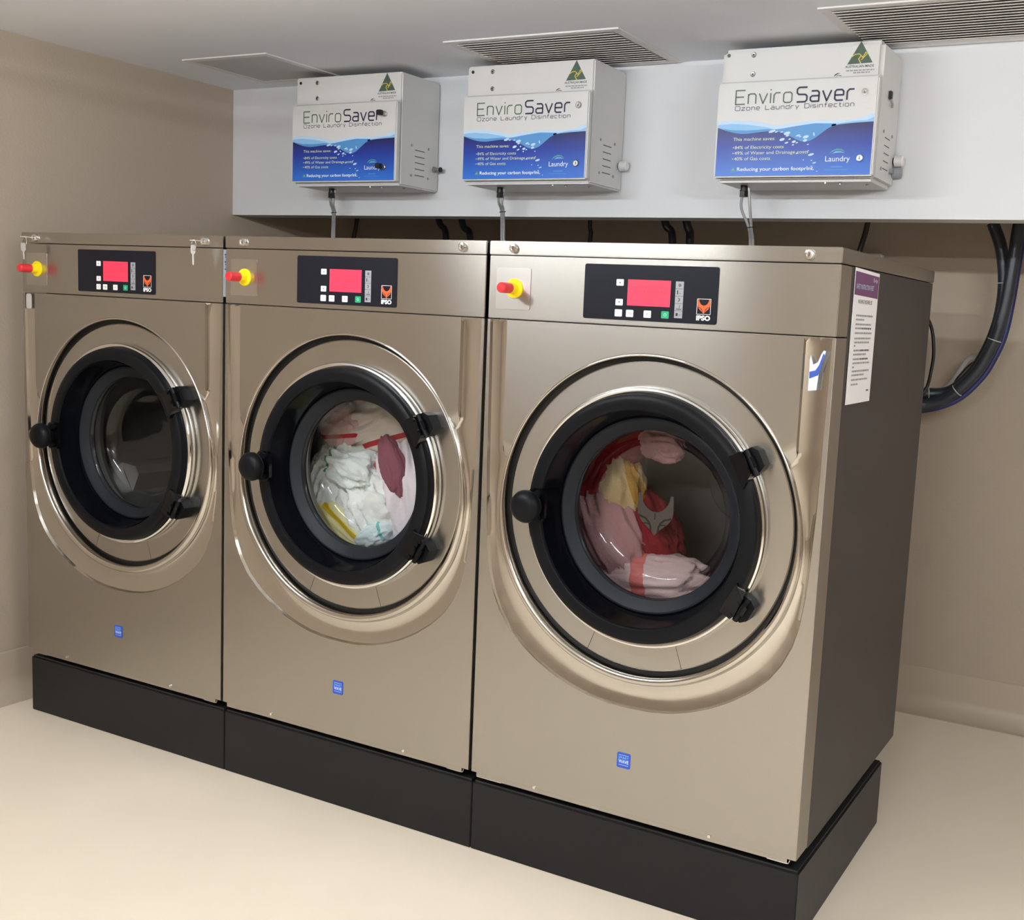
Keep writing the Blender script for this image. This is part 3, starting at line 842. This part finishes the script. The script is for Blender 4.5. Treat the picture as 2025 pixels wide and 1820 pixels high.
towel('towel', 'beige towel at the top of the middle porthole', 'towel', 1, (0.300, 0.205, 0.870), (0.120, 0.055, 0.080), -18, 'tw_warm', 5, 0.32, (0.7, 1, 1.9), G2)
towel('washcloth', 'pink washcloth with a red hem at the upper left of the middle porthole', 'washcloth', 1, (0.205, 0.165, 0.850), (0.060, 0.020, 0.055), -8, 'tw_redhem', 9, 0.30, (1, 1, 1), G2)
towel('towel', 'pale towel with green stitching at the centre of the middle porthole', 'towel', 1, (0.235, 0.175, 0.745), (0.085, 0.045, 0.060), 12, 'tw_green', 12, 0.45, (0.7, 1, 2.0), G2)
towel('towel', 'white crumpled towel at the lower centre of the middle porthole', 'towel', 1, (0.290, 0.180, 0.660), (0.085, 0.045, 0.075), -35, 'tw_white', 17, 0.5, (2.2, 1, 0.6), G2)
towel('towel', 'white bunched cloth at the left of the middle porthole', 'towel', 1, (0.155, 0.180, 0.700), (0.060, 0.045, 0.085), 24, 'tw_white', 21, 0.5, (2.2, 1, 0.6), G2)
towel('towel', 'yellow towel along the lower left of the middle porthole', 'towel', 1, (0.220, 0.165, 0.607), (0.115, 0.035, 0.048), 36, 'tw_yellow', 25, 0.28, (0.5, 1, 1.6), G2)
towel('towel', 'white rolled towel with a teal edge at the bottom of the middle porthole', 'towel', 1, (0.318, 0.160, 0.598), (0.055, 0.030, 0.032), -28, 'tw_teal', 31, 0.18, (0.7, 1, 1.4), G2)
M['tw_red'] = towel_mat('deep red towel', rgb(142, 34, 46))
M['tw_cream'] = towel_mat('cream towel', rgb(214, 188, 140), rgb(196, 150, 70), 'X', 0.030, 0.05)
M['tw_pink'] = towel_mat('dusty pink towel', rgb(196, 150, 154))
M['tw_pale'] = towel_mat('pale pink towel', rgb(232, 204, 202), rgb(226, 128, 122), 'X', -0.02, 0.012)
towel('towel', 'deep red towel curving along the left of the right porthole', 'towel', 2, (0.185, 0.205, 0.830), (0.062, 0.055, 0.150), 28, 'tw_red', 41, 0.25, (2.0, 1, 0.4), G3)
towel('towel', 'cream towel with a tan stripe left of centre in the right porthole', 'towel', 2, (0.225, 0.185, 0.790), (0.052, 0.040, 0.070), -20, 'tw_cream', 44, 0.25, (1.8, 1, 0.5), G3)
towel('towel', 'dusty pink towel at the lower left of the right porthole', 'towel', 2, (0.215, 0.180, 0.685), (0.070, 0.045, 0.110), -32, 'tw_pink', 47, 0.28, (2.2, 1, 0.4), G3)
towel('towel', 'crumpled red towel at the centre of the right porthole', 'towel', 2, (0.285, 0.215, 0.700), (0.052, 0.050, 0.100), -38, 'tw_red', 52, 0.3, (2.0, 1, 0.5), G3)
towel('towel', 'pale pink towel with a coral stripe along the bottom of the right porthole', 'towel', 2, (0.300, 0.180, 0.595), (0.140, 0.045, 0.055), -8, 'tw_pale', 55, 0.25, (0.4, 1, 1.6), G3)
towel('cloth', 'small dusky pink cloth at the top of the right porthole', 'cloth', 2, (0.290, 0.215, 0.890), (0.060, 0.040, 0.045), 20, 'tw_pink', 58, 0.3, (0.8, 1, 1.0), G3)

# ------------------------------------------------------------------ stroke lettering for the boxes
def rr(w_, h_, c=0.12):
    return [(c, 0), (w_ - c, 0), (w_, c), (w_, h_ - c), (w_ - c, h_), (c, h_), (0, h_ - c), (0, c), (c, 0)]
SF = {
 'E': (.75, [[(.75, 1), (0, 1), (0, 0), (.75, 0)], [(0, .52), (.66, .52)]]),
 'n': (.6, [[(0, 0), (0, .72)], [(0, .6), (.12, .72), (.48, .72), (.6, .6), (.6, 0)]]),
 'v': (.64, [[(0, .72), (.32, 0), (.64, .72)]]),
 'i': (.0, [[(0, 0), (0, .72)], [(0, .9), (0, 1.0)]]),
 'r': (.5, [[(0, 0), (0, .56), (.15, .72), (.5, .72)]]),
 'o': (.64, [rr(.64, .72)]),
 'S': (.74, [[(.74, 1), (.14, 1), (0, .88), (0, .64), (.12, .52), (.62, .50), (.74, .38), (.74, .12), (.62, 0), (0, 0)]]),
 'a': (.62, [[(.06, .72), (.5, .72), (.62, .6), (.62, 0), (.12, 0), (0, .1), (0, .28), (.12, .38), (.62, .38)]]),
 'e': (.62, [[(0, .36), (.62, .36), (.62, .6), (.5, .72), (.12, .72), (0, .6), (0, .12), (.12, 0), (.6, 0)]]),
 'O': (.9, [rr(.9, 1.0)]),
 'z': (.62, [[(0, .72), (.62, .72), (0, 0), (.62, 0)]]),
 'L': (.72, [[(0, 1), (0, 0), (.72, 0)]]),
 'u': (.6, [[(0, .72), (0, .12), (.12, 0), (.6, 0)], [(.6, .72), (.6, 0)]]),
 'd': (.6, [[(.6, 1), (.6, 0), (.12, 0), (0, .12), (0, .6), (.12, .72), (.6, .72)]]),
 'y': (.6, [[(0, .72), (.32, .05)], [(.6, .72), (.18, -.28)]]),
 'D': (.82, [[(0, 0), (0, 1), (.62, 1), (.82, .8), (.82, .2), (.62, 0), (0, 0)]]),
 's': (.58, [[(.55, .72), (.1, .72), (0, .64), (0, .46), (.1, .38), (.48, .36), (.58, .27), (.58, .1), (.48, 0), (0, 0)]]),
 'f': (.45, [[(.45, 1), (.26, 1), (.14, .88), (.14, 0)], [(0, .66), (.42, .66)]]),
 'c': (.56, [[(.56, .72), (.12, .72), (0, .6), (0, .12), (.12, 0), (.56, 0)]]),
 't': (.45, [[(.14, 1), (.14, .12), (.26, 0), (.45, 0)], [(0, .66), (.42, .66)]]),
 ' ': (.45, []),
}
def strokes(mb, s, x0, x1, z, h, wd, y, key, gap=0.26):
    tot = sum(SF[c][0] for c in s) + gap * (len(s) - 1)
    k = (x1 - x0) / tot
    x = x0
    for c in s:
        for pl in SF[c][1]:
            mb.ribbon([(x + px * k, z + pz * h) for px, pz in pl], wd, y, key)
        x += (SF[c][0] + gap) * k

# ------------------------------------------------------------------ ozone boxes
def ell(x, z, a, b_, rot=0.0, n=12):
    c, s = math.cos(rot), math.sin(rot)
    return [(x + a * math.cos(t) * c - b_ * math.sin(t) * s, z + a * math.cos(t) * s + b_ * math.sin(t) * c) for t in [2 * PI * i / n for i in range(n)]]

ZB0 = 1.463
def zs(pts): return [(x, z - ZB0) for x, z in pts]
def ozone_box(k, x_right):
    t = thing('ozone_unit', '-', 'ozone box', (x_right, YB, ZB0), 'three white ozone boxes on the bulkhead')
    case = MB().box(-0.382, 0, -0.179, -0.0005, 0, 0.306, 'box', 0.004 if k < 2 else 0.010).build('case', t, smooth=40)
    y = -0.1793
    up = MB()
    a = zs([(-0.081, 1.7185), (-0.0238, 1.7200), (-0.0525, 1.7675)])
    up.flat(a, y, 'green_tri')
    up.ribbon(zs([(-0.0735, 1.7335), (-0.064, 1.7395), (-0.0555, 1.7400), (-0.050, 1.7360), (-0.0475, 1.7320), (-0.0425, 1.7395), (-0.0405, 1.7435), (-0.0375, 1.7390), (-0.0415, 1.7355), (-0.0465, 1.7300), (-0.0500, 1.7270)]), 0.0019, y - 0.0001, 'gold')
    up.ribbon(zs([(-0.0515, 1.7350), (-0.0560, 1.7290), (-0.0525, 1.7235), (-0.0505, 1.7195)]), 0.0022, y - 0.0001, 'gold')
    up.text('AUSTRALIAN MADE', -0.0850, 1.7110 - ZB0, 0.0052, y, 'green_tri', width=0.0645, bold=0.02)
    for i, (xa, xb) in enumerate(((-0.082, -0.019), (-0.066, -0.028))):
        x = xa; random.seed(11 + i)
        while x < xb:
            l = random.uniform(.004, .010); e = min(xb, x + l)
            up.flat(zs([(x, 1.7035 - i * .005), (e, 1.7035 - i * .005), (e, 1.7063 - i * .005), (x, 1.7063 - i * .005)]), y, 'print_grey'); x += l + .0015
    up.flat(zs([(-0.110, 1.6935), (-0.107, 1.6985), (-0.101, 1.7012), (-0.094, 1.7005), (-0.1, 1.6995), (-0.106, 1.696)]), y, 'ink')
    up.ribbon(zs([(-0.104, 1.6945), (-0.098, 1.6965), (-0.092, 1.6945)]), 0.0013, y, 'ink')
    up.build('front_print', t)
    MB().cyl((-0.3654, -0.1805, 0.2912), (-0.3654, -0.1788, 0.2912), 0.0042, 'green_tri' if k == 2 else 'ink', 14).build('indicator_hole', t)
    for x, z in ((-0.3036, 0.2895), (-0.3030, 0.2462)):
        s = MB().lathe([(0.0062, -0.179), (0.0062, -0.1800), (0.0046, -0.1815), (0.0, -0.1812)], 'brass', x, z, 18)
        s.lathe([(0.0020, -0.1816), (0.0, -0.1817)], 'ink', x, z, 8)
        s.build('case_screw', t, smooth=35)
    # hinged door with its printed art
    d = MB().box(-0.3790, 0.0005 - 0.001, -0.1990, -0.1808, 0.009, 0.224, 'box', 0.003).build('unit_door', t, smooth=40)
    MB().box(-0.3785, -0.0015, -0.1812, -0.1786, 0.0065, 0.2300, 'pale_grey').build('door_shade_strip', d)  # grey strip past the door edge, painting the shadow line around it
    y = -0.1992
    pr = MB()
    XL_, XR_ = -0.3740, -0.0055
    crest = [(XL_, 1.5859), (-.357, 1.5800), (-.340, 1.5750), (-.322, 1.5715), (-.3038, 1.5705), (-.285, 1.5720), (-.265, 1.5740), (-.2414, 1.5752), (-.225, 1.5735), (-.208, 1.5680),
             (-.1936, 1.5615), (-.175, 1.5520), (-.1608, 1.5490), (-.148, 1.5510), (-.1357, 1.5573), (-.12, 1.5690), (-.106, 1.5785), (-.0927, 1.5838), (-.075, 1.5862), (-.045, 1.5880), (XR_, 1.5893)]
    top = [(XL_, 1.6000), (-.345, 1.6018), (-.3211, 1.6012), (-.29, 1.5985), (-.2666, 1.5950), (-.2305, 1.5875), (-.20, 1.5900), (-.1443, 1.5955), (-.115, 1.5955), (-.0878, 1.5935), (-.055, 1.5945), (-.0329, 1.5985), (XR_, 1.6085)]
    def band(mb, lo, hi, yy, key, n=40):
        f = lambda P, x: interp(P, x)
        xs = [max(lo[0][0], hi[0][0]) + (min(lo[-1][0], hi[-1][0]) - max(lo[0][0], hi[0][0])) * i / n for i in range(n + 1)]
        vs = [(x, yy, min(f(lo, x), f(hi, x)) - ZB0) for x in xs] + [(x, yy, f(hi, x) - ZB0) for x in xs]
        mb.add(vs, [(i, i + 1, n + 2 + i, n + 1 + i) for i in range(n)], key)
    base = [(XL_, 1.4750), (XR_, 1.4750)]
    band(pr, [(XL_, 1.57), (XR_, 1.57)], top, y, 'wave1')
    band(pr, [(XL_, 1.57), (-.24, 1.57), (-.16, 1.548)], [(XL_, 1.5925), (-.34, 1.5945), (-.30, 1.5915), (-.25, 1.5835), (-.20, 1.5680), (-.16, 1.549)], y - 0.0001, 'wave2')
    band(pr, [(-.25, 1.575), (-.16, 1.545), (-.09, 1.580)], [(-.25, 1.5780), (-.22, 1.5795), (-.18, 1.5850), (-.14, 1.5895), (-.09, 1.5875)], y - 0.0002, 'wave3')
    band(pr, [(XL_, 1.57), (-.30, 1.565), (-.22, 1.57)], [(XL_, 1.5860), (-.34, 1.5800), (-.30, 1.5780), (-.25, 1.5800), (-.22, 1.5755)], y - 0.00025, 'wave3')
    band(pr, [(-.10, 1.582), (XR_, 1.588)], [(-.10, 1.5855), (-.05, 1.5920), (-.02, 1.5930), (XR_, 1.5990)], y - 0.0002, 'wave2')
    band(pr, base, crest, y - 0.0004, 'sea')
    random.seed(21)
    for x, z, a, b_ in ((-.2395, 1.5745, .0085, .0030), (-.2290, 1.5730, .004, .0015), (-.2160, 1.5725, .004, .0012), (-.2030, 1.5690, .0080, .0036), (-.2020, 1.5635, .0045, .0018), (-.1765, 1.5635, .0055, .0020),
                        (-.1580, 1.5600, .0070, .0034), (-.1595, 1.5520, .0050, .0028), (-.1715, 1.5610, .003, .0014), (-.1395, 1.5655, .0018, .0045), (-.2140, 1.5555, .0065, .0030), (-.2030, 1.5480, .0045, .0018),
                        (-.1855, 1.5500, .0050, .0028), (-.1780, 1.5475, .0028, .0014), (-.1960, 1.5560, .0028, .0016), (-.1870, 1.5430, .0025, .0014), (-.1520, 1.5430, .0025, .0012), (-.1760, 1.5240, .0035, .0014),
                        (-.1430, 1.5205, .0070, .0025), (-.1500, 1.5290, .0018, .0010), (-.1600, 1.5090, .0018, .0010), (-.1410, 1.5075, .0020, .0012), (-.1340, 1.5020, .0045, .0014), (-.1400, 1.4945, .0025, .0010), (-.1265, 1.4830, .0020, .0008), (-.1500, 1.4935, .0020, .0008)):
        pr.flat(zs(ell(x, z, a, b_, 0.25)), y - 0.0006, 'wave1')
    pr.build('door_print', d)
    lt = MB(); y = y - 0.0007
    strokes(lt, 'Enviro', -.3335, -.1975, 1.6378 - ZB0, .0312, .0030, y, 't_green')
    strokes(lt, 'Saver', -.1855, -.0540, 1.6378 - ZB0, .0318, .0038, y, 't_navy')
    strokes(lt, 'Ozone Laundry Disinfection', -.3335, -.0525, 1.6238 - ZB0, .0095, .0014, y, 't_grey', 0.30)
    lt.build('title_lettering', d)
    lt = MB()
    lt.text('This machine saves:', -.3333, 1.5548 - ZB0, .0074, y, 't_yellow', width=.1025)
    for s_, xb, z in (('84% of Electricity costs', -.2090, 1.5362), ('49% of Water and Drainage costs', -.1500, 1.5235), ('40% of Gas costs', -.2400, 1.5105)):
        lt.flat(zs(circle(-.3320, z + .0033, .0014, 8)), y, 't_yellow')
        lt.text(s_, -.3285, z - ZB0, .0072, y, 't_yellow', width=xb + .3285)
    lt.flat(zs([(-.3355, 1.4850), (-.3225, 1.4850), (-.3290, 1.4965)]), y, 'teal')
    lt.ribbon(zs([(-.3320, 1.4885), (-.3290, 1.4905), (-.3270, 1.4880)]), .0009, y - .0001, 'gold')
    lt.text('Reducing your carbon footprint.', -.3195, 1.4862 - ZB0, .0080, y, 't_white', width=.186, bold=0.012)
    lt.build('slogan_lettering', d)
    lt = MB()
    lt.text('Laundry', -.1090, 1.5045 - ZB0, .0118, y, 't_white', width=.0565)
    for key, pts in (('teal', [(-.1020, 1.5205), (-.0950, 1.5285), (-.0840, 1.5325), (-.0730, 1.5315), (-.0640, 1.5245), (-.0750, 1.5285), (-.0860, 1.5285), (-.0950, 1.5245)]),
                     ('wave2', [(-.0945, 1.5215), (-.0860, 1.5262), (-.0750, 1.5262), (-.0650, 1.5225), (-.0750, 1.5240), (-.0860, 1.5235)])):
        lt.flat(zs(pts), y, key)
    lt.ribbon(zs([(-.095, 1.4925), (-.068, 1.4925)]), .0020, y, 'wave3')
    lt.ribbon(zs([(-.108, 1.4860), (-.056, 1.4860)]), .0012, y, 'wave3')
    lt.build('laundry_emblem', d)
    for z in (1.6535, 1.5108):
        if k == 0:
            l = MB().lathe([(0.0075, -0.199), (0.0075, -0.2040), (0.0050, -0.2050), (0.0045, -0.2140), (0.0, -0.2140)], 'brass', -.040, z - ZB0, 16)
            l.box(-.0490, -.0330, -0.2300, -0.2140, z - ZB0 - .0068, z - ZB0 + .0068, 'ink', 0.002)
            l.build('latch_key', d, smooth=35)
        else:
            l = MB().lathe([(0.0082, -0.199), (0.0082, -0.2020), (0.0068, -0.2040), (0.0040, -0.2042), (0.0, -0.2036)], 'chrome' if k == 2 else 'brass', -.0297, z - ZB0, 20)
            l.box(-.0302, -.0292, -0.2047, -0.2036, z - ZB0 - .0032, z - ZB0 + .0032, 'ink')
            l.build('door_lock', d, smooth=35)
    # vent slots and fittings on the right side
    for i in range(5):
        z = 1.5680 - i * 0.0172 - ZB0
        v = MB().box(-0.0002, 0.0006, -0.1135, -0.0690, z - 0.0009, z + 0.0009, 'ink')
        v.build('vent_slot', t)
    for yy in (-0.1300, -0.0510):
        for z in (1.5790, 1.4965):
            MB().cyl((0, yy, z - ZB0), (0.0022, yy, z - ZB0), 0.0036, 'brass', 10).build('side_screw', t)
    if k == 0:
        f = MB().cyl((0, -0.024, 0.0620), (0.010, -0.024, 0.0620), 0.0090, 'brass', 6)
        f.cyl((0.010, -0.024, 0.0620), (0.024, -0.024, 0.0620), 0.0062, 'brass', 14)
        f.cyl((0.022, -0.024, 0.0620), (0.0262, -0.024, 0.0620), 0.0072, 'ink', 14)
        f.build('side_fitting', t, smooth=30)
    else:
        f = MB().cyl((0, -0.020, 0.0640), (0.004, -0.020, 0.0640), 0.0085, 'ink', 18)
        f.cyl((0.004, -0.020, 0.0640), (0.022, -0.020, 0.0640), 0.0125, 'box', 22)
        f.cyl((0.0218, -0.020, 0.0640), (0.0250, -0.020, 0.0640), 0.0125, 'vent', 22, 0.0100)
        f.build('side_knob', t, smooth=30)
    if k == 2:
        f = MB().cyl((0.002, -0.016, 0.0385), (0.020, -0.016, 0.0385), 0.0130, 'grey_print', 20)
        f.box(0.0, 0.006, -0.052, -0.028, 0.034, 0.044, 'grey_print', 0.001)
        f.build('side_elbow', t, smooth=30)
        f = MB().box(0, 0.007, -0.112, -0.098, 0.190, 0.208, 'ink', 0.001)
        f.tube([(0.004, -0.104, 0.192), (0.007, -0.098, 0.182), (0.005, -0.088, 0.176)], 0.0028, 'brass', 8, 4)
        f.build('side_bracket', t)
    for x, yy in ((-0.115, -0.165), (-0.085, -0.150), (-0.03, -0.120)):
        MB().cyl((x, yy, -0.0035), (x, yy, 0.0), 0.0036, 'brass', 10).build('bottom_screw', t)
    gx = (-0.2985, -0.3077, -0.3308)[k]
    g = MB().cyl((gx, -0.116, -0.012), (gx, -0.116, 0.0), 0.0085, 'cable_black', 14)
    g.cyl((gx, -0.116, -0.014), (gx, -0.116, -0.0115), 0.0100, 'ink', 14)
    g.cyl((gx, -0.116, -0.027), (gx, -0.116, -0.0142), 0.0105, 'cable_black', 6, 0.0098)
    g.build('cable_gland', t, smooth=30)
    return t
XRB = (0.6953, 1.2937, 2.0168)
for k, l in enumerate(('white ozone box nearest the left wall, two black keys sticking out of its door',
                       'white ozone box in the middle of the bulkhead with one white side knob',
                       'white ozone box at the right with grey and white knobs on its side')):
    ozone_box(k, XRB[k])['label'] = l
for k, (top, mid, low) in enumerate((((0.3968, 1.437), (0.374, 1.397), (0.338, 1.327)), ((0.986, 1.437), (0.972, 1.401), (0.950, 1.327)), ((1.686, 1.437), (1.694, 1.366), (1.686, 1.322)))):
    t = thing('supply_tube', ('clear braided tube pair under the ozone box nearest the left wall', 'clear braided tube pair under the middle ozone box',
                              'clear braided tube pair under the right ozone box, parted above its tie')[k], 'tube', (top[0], 0.72, 1.437), 'braided tubes from the ozone boxes')
    o = Vector((top[0], 0.72, 1.437))
    for s in (-1, 1):
        wd = 0.011 if k == 2 else 0.005
        pts = [(top[0] + s * 0.004 + (0.006 if s > 0 else 0), 0.72 + (0.004 if s > 0 else 0), 1.437 + (0.024 if s > 0 else 0)), (top[0] * .6 + mid[0] * .4 + s * wd, 0.732, top[1] * .6 + mid[1] * .4),
               (mid[0] + s * 0.0035, 0.757, mid[1]), (low[0] + s * 0.0037, 0.798, low[1]), (low[0] + s * 0.0037, 0.805, 1.20), (low[0] + s * 0.0037, 0.80, 1.05)]
        MB().tube([Vector(p) - o for p in pts], 0.0036, 'braid', 10, 8).build('tube', t, smooth=60)
    mp = Vector((mid[0], 0.757, mid[1])) - o
    MB().tube([mp + Vector((0.0085 * math.cos(a), 0.0055 * math.sin(a), 0.001 * math.cos(a))) for a in [2 * PI * i / 16 for i in range(17)]] + [mp + Vector((0.013, -0.004, 0.001))], 0.0011, 'cable_black', 6, 2).build('tie', t)

# ------------------------------------------------------------------ ceiling grilles
def grille(x0, x1, y0, y1, label, slats=True):
    t = thing('ceiling_grille', label, 'air vent', ((x0 + x1) / 2, (y0 + y1) / 2, ZC), 'air grilles in the ceiling')
    hx, hy = (x1 - x0) / 2, (y1 - y0) / 2
    fw = 0.024
    f = MB()
    for a, b_, c, d in ((-hx, hx, -hy, -hy + fw), (-hx, hx, hy - fw, hy), (-hx, -hx + fw, -hy + fw, hy - fw), (hx - fw, hx, -hy + fw, hy - fw)):
        f.box(a, b_, c, d, -0.0035, 0.0, 'vent', 0.001)
    f.build('frame', t, smooth=30)
    if slats:
        MB().box(-hx + fw, hx - fw, -hy + fw, hy - fw, -0.0012, 0, 'vent_dark').build('backing', t)
        n = int((2 * hy - 2 * fw) / 0.0205)
        me = None
        for i in range(n):
            yy = -hy + fw + (i + 0.5) * (2 * hy - 2 * fw) / n
            if me is None:
                L = hx - fw - 0.0015
                vs = [(x, yv, zv) for x in (-L, L) for yv, zv in ((-0.0085, -0.0062), (0.0085, -0.0030), (0.0085, -0.0020), (-0.0085, -0.0052))]
                s = MB().add(vs, [(0, 1, 5, 4), (1, 2, 6, 5), (2, 3, 7, 6), (3, 0, 4, 7), (0, 3, 2, 1), (4, 5, 6, 7)], 'vent').build('slat', t, (0, yy, 0))
                me = s.data
            else:
                s = bpy.data.objects.new('slat', me); COL.objects.link(s); s.parent = t; s.location = (0, yy, 0)
    else:
        MB().box(-hx + fw, hx - fw, -hy + fw, hy - fw, -0.003, 0, 'vent_grey').build('filter', t)
    return t
grille(0.086, 0.404, 0.440, 0.757, 'square white-framed ceiling grille with a flat grey filter near the left wall', False)
grille(0.962, 1.452, 0.470, 0.828, 'slatted white ceiling grille above the middle ozone box')
grille(1.925, 2.415, 0.445, 0.803, 'slatted white ceiling grille at the right edge above the right ozone box')

# ------------------------------------------------------------------ hoses, cables, box on the back wall
def tie_ring(parent, p, d, r, o):
    p = Vector(p) - o; d = Vector(d).normalized(); u = d.orthogonal().normalized(); v = d.cross(u)
    MB().tube([p + (u * math.cos(a) + v * math.sin(a)) * r for a in [2 * PI * i / 20 for i in range(21)]], 0.0013, 'tie', 6, 1).build('tie', parent)

HA = [(2.10, 1.30, 1.62), (2.145, 1.30, 1.50), (2.1765, 1.30, 1.4315), (2.205, 1.30, 1.362), (2.2205, 1.30, 1.272), (2.2165, 1.30, 1.178), (2.194, 1.30, 1.094), (2.160, 1.30, 1.027), (2.108, 1.30, 0.974), (2.050, 1.29, 0.962), (1.96, 1.25, 0.962), (1.86, 1.0, 0.962), (1.86, 0.757, 0.962)]
HB = [(2.29, 1.266, 1.62), (2.268, 1.266, 1.50), (2.250, 1.266, 1.432), (2.243, 1.266, 1.325), (2.234, 1.266, 1.215), (2.215, 1.266, 1.120), (2.180, 1.266, 1.038), (2.130, 1.266, 0.978), (2.080, 1.268, 0.944), (2.028, 1.258, 0.930), (1.94, 1.22, 0.926), (1.80, 0.98, 0.926), (1.80, 0.757, 0.926)]
for pts, l, ties in ((HA, 'inner dark drain hose looping right of the washers to the wall void', (2, 4, 9)), (HB, 'outer dark drain hose looping right of the washers, white ties on it', (5, 7, 9))):
    o = Vector(pts[2])
    t = thing('drain_hose', l, 'hose', pts[2], 'dark drain hoses beside the right washer')
    MB().tube([Vector(p) - o for p in pts], 0.0165, 'hose', 16, 8).build('hose', t, smooth=60)
    for i in ties:
        tie_ring(t, pts[i], Vector(pts[i + 1]) - Vector(pts[i - 1]), 0.0175, o)
pts = [(2.215, 1.305, 1.075), (2.190, 1.30, 1.022), (2.141, 1.295, 0.963), (2.086, 1.29, 0.930), (2.030, 1.285, 0.915), (1.96, 1.25, 0.905), (1.83, 1.0, 0.91), (1.83, 0.757, 0.91)]
b = MB(); b.tube(pts, 0.009, 'hose_blue', 10, 8); b.tube([(2.215, 1.305, 1.075), (2.232, 1.31, 1.130), (2.243, 1.315, 1.22), (2.255, 1.32, 1.40), (2.28, 1.32, 1.62)], 0.009, 'hose_blue', 10, 8)
tag(b.build('water_hose', smooth=60), 'thin blue hose under the dark drain hoses right of the washers', 'hose')
b = MB().tube([(2.06, 1.36, 0.955), (2.0965, 1.36, 0.9946), (2.1142, 1.36, 1.027), (2.1344, 1.36, 1.0606), (2.158, 1.355, 1.0745), (2.195, 1.34, 1.082)], 0.0065, 'pale_grey', 8, 8)
tag(b.build('white_cable', smooth=60), 'pale cable end beside the drain hoses', 'cable')
b = MB().tube([(2.04, 1.34, 0.93), (2.095, 1.34, 0.975), (2.118, 1.34, 1.013), (2.150, 1.34, 1.052), (2.185, 1.335, 1.07)], 0.0028, 'cable_black', 8, 8)
tag(b.build('thin_cable', smooth=60), 'thin black cable just under the pale cable', 'cable')
b = MB().tube([(2.05, 0.90, 1.22), (2.080, 0.97, 1.185), (2.100, 1.0, 1.148), (2.1115, 1.0, 1.092), (2.1105, 1.0, 1.042), (2.0985, 1.0, 0.985), (2.06, 0.96, 0.93)], 0.0042, 'cable_black', 8, 8)
tag(b.build('power_cable', smooth=60), 'black cable bowed behind the back edge of the right washer', 'cable')
BH = (((0.112, 1.60), (0.094, 1.43), (0.080, 1.355), (0.07, 1.10), 0.0075, 'thin black hose in the dark gap behind the middle washer, leftmost'),
      ((0.395, 1.60), (0.436, 1.42), (0.469, 1.357), (0.50, 1.10), 0.0110, 'dark hose in the gap below the middle ozone box, left of a pair'),
      ((0.49, 1.60), (0.531, 1.41), (0.566, 1.355), (0.60, 1.10), 0.0115, 'dark hose in the gap below the middle ozone box, right of a pair'),
      ((1.005, 1.60), (1.007, 1.41), (1.010, 1.36), (1.01, 1.10), 0.0070, 'thin black upright hose in the gap between the tube pairs'),
      ((1.215, 1.60), (1.259, 1.42), (1.288, 1.36), (1.31, 1.10), 0.0120, 'dark hose in the gap left of the right tube pair, left of two'),
      ((1.29, 1.60), (1.329, 1.42), (1.344, 1.357), (1.35, 1.10), 0.0125, 'dark hose in the gap left of the right tube pair, right of two'),
      ((1.90, 1.60), (1.868, 1.425), (1.853, 1.352), (1.80, 1.10), 0.0075, 'black hose slanting down behind the top of the right washer'))
for a, b_, c, d, r, l in BH:
    m = MB().tube([(a[0], 1.2, a[1]), (b_[0], 1.2, b_[1]), (c[0], 1.2, c[1]), (d[0], 1.15, d[1]), (d[0], 0.95, 0.95), (d[0], 0.757, 0.93)], r, 'cable_black' if r < 0.009 else 'hose', 10, 8)
    tag(m.build('rear_hose', smooth=60), l, 'hose', 'hoses in the gap behind the washers')
t = thing('outlet_box', 'pale box on the back wall behind the right washer top', 'outlet', (1.805, YW, 1.30), None)
MB().box(-0.048, 0.048, -0.03, -0.0005, -0.045, 0.052, 'vent', 0.004).build('box', t, smooth=40)
MB().box(-0.042, 0.042, -0.033, -0.0302, -0.039, 0.046, 'box', 0.001).build('lid', t)
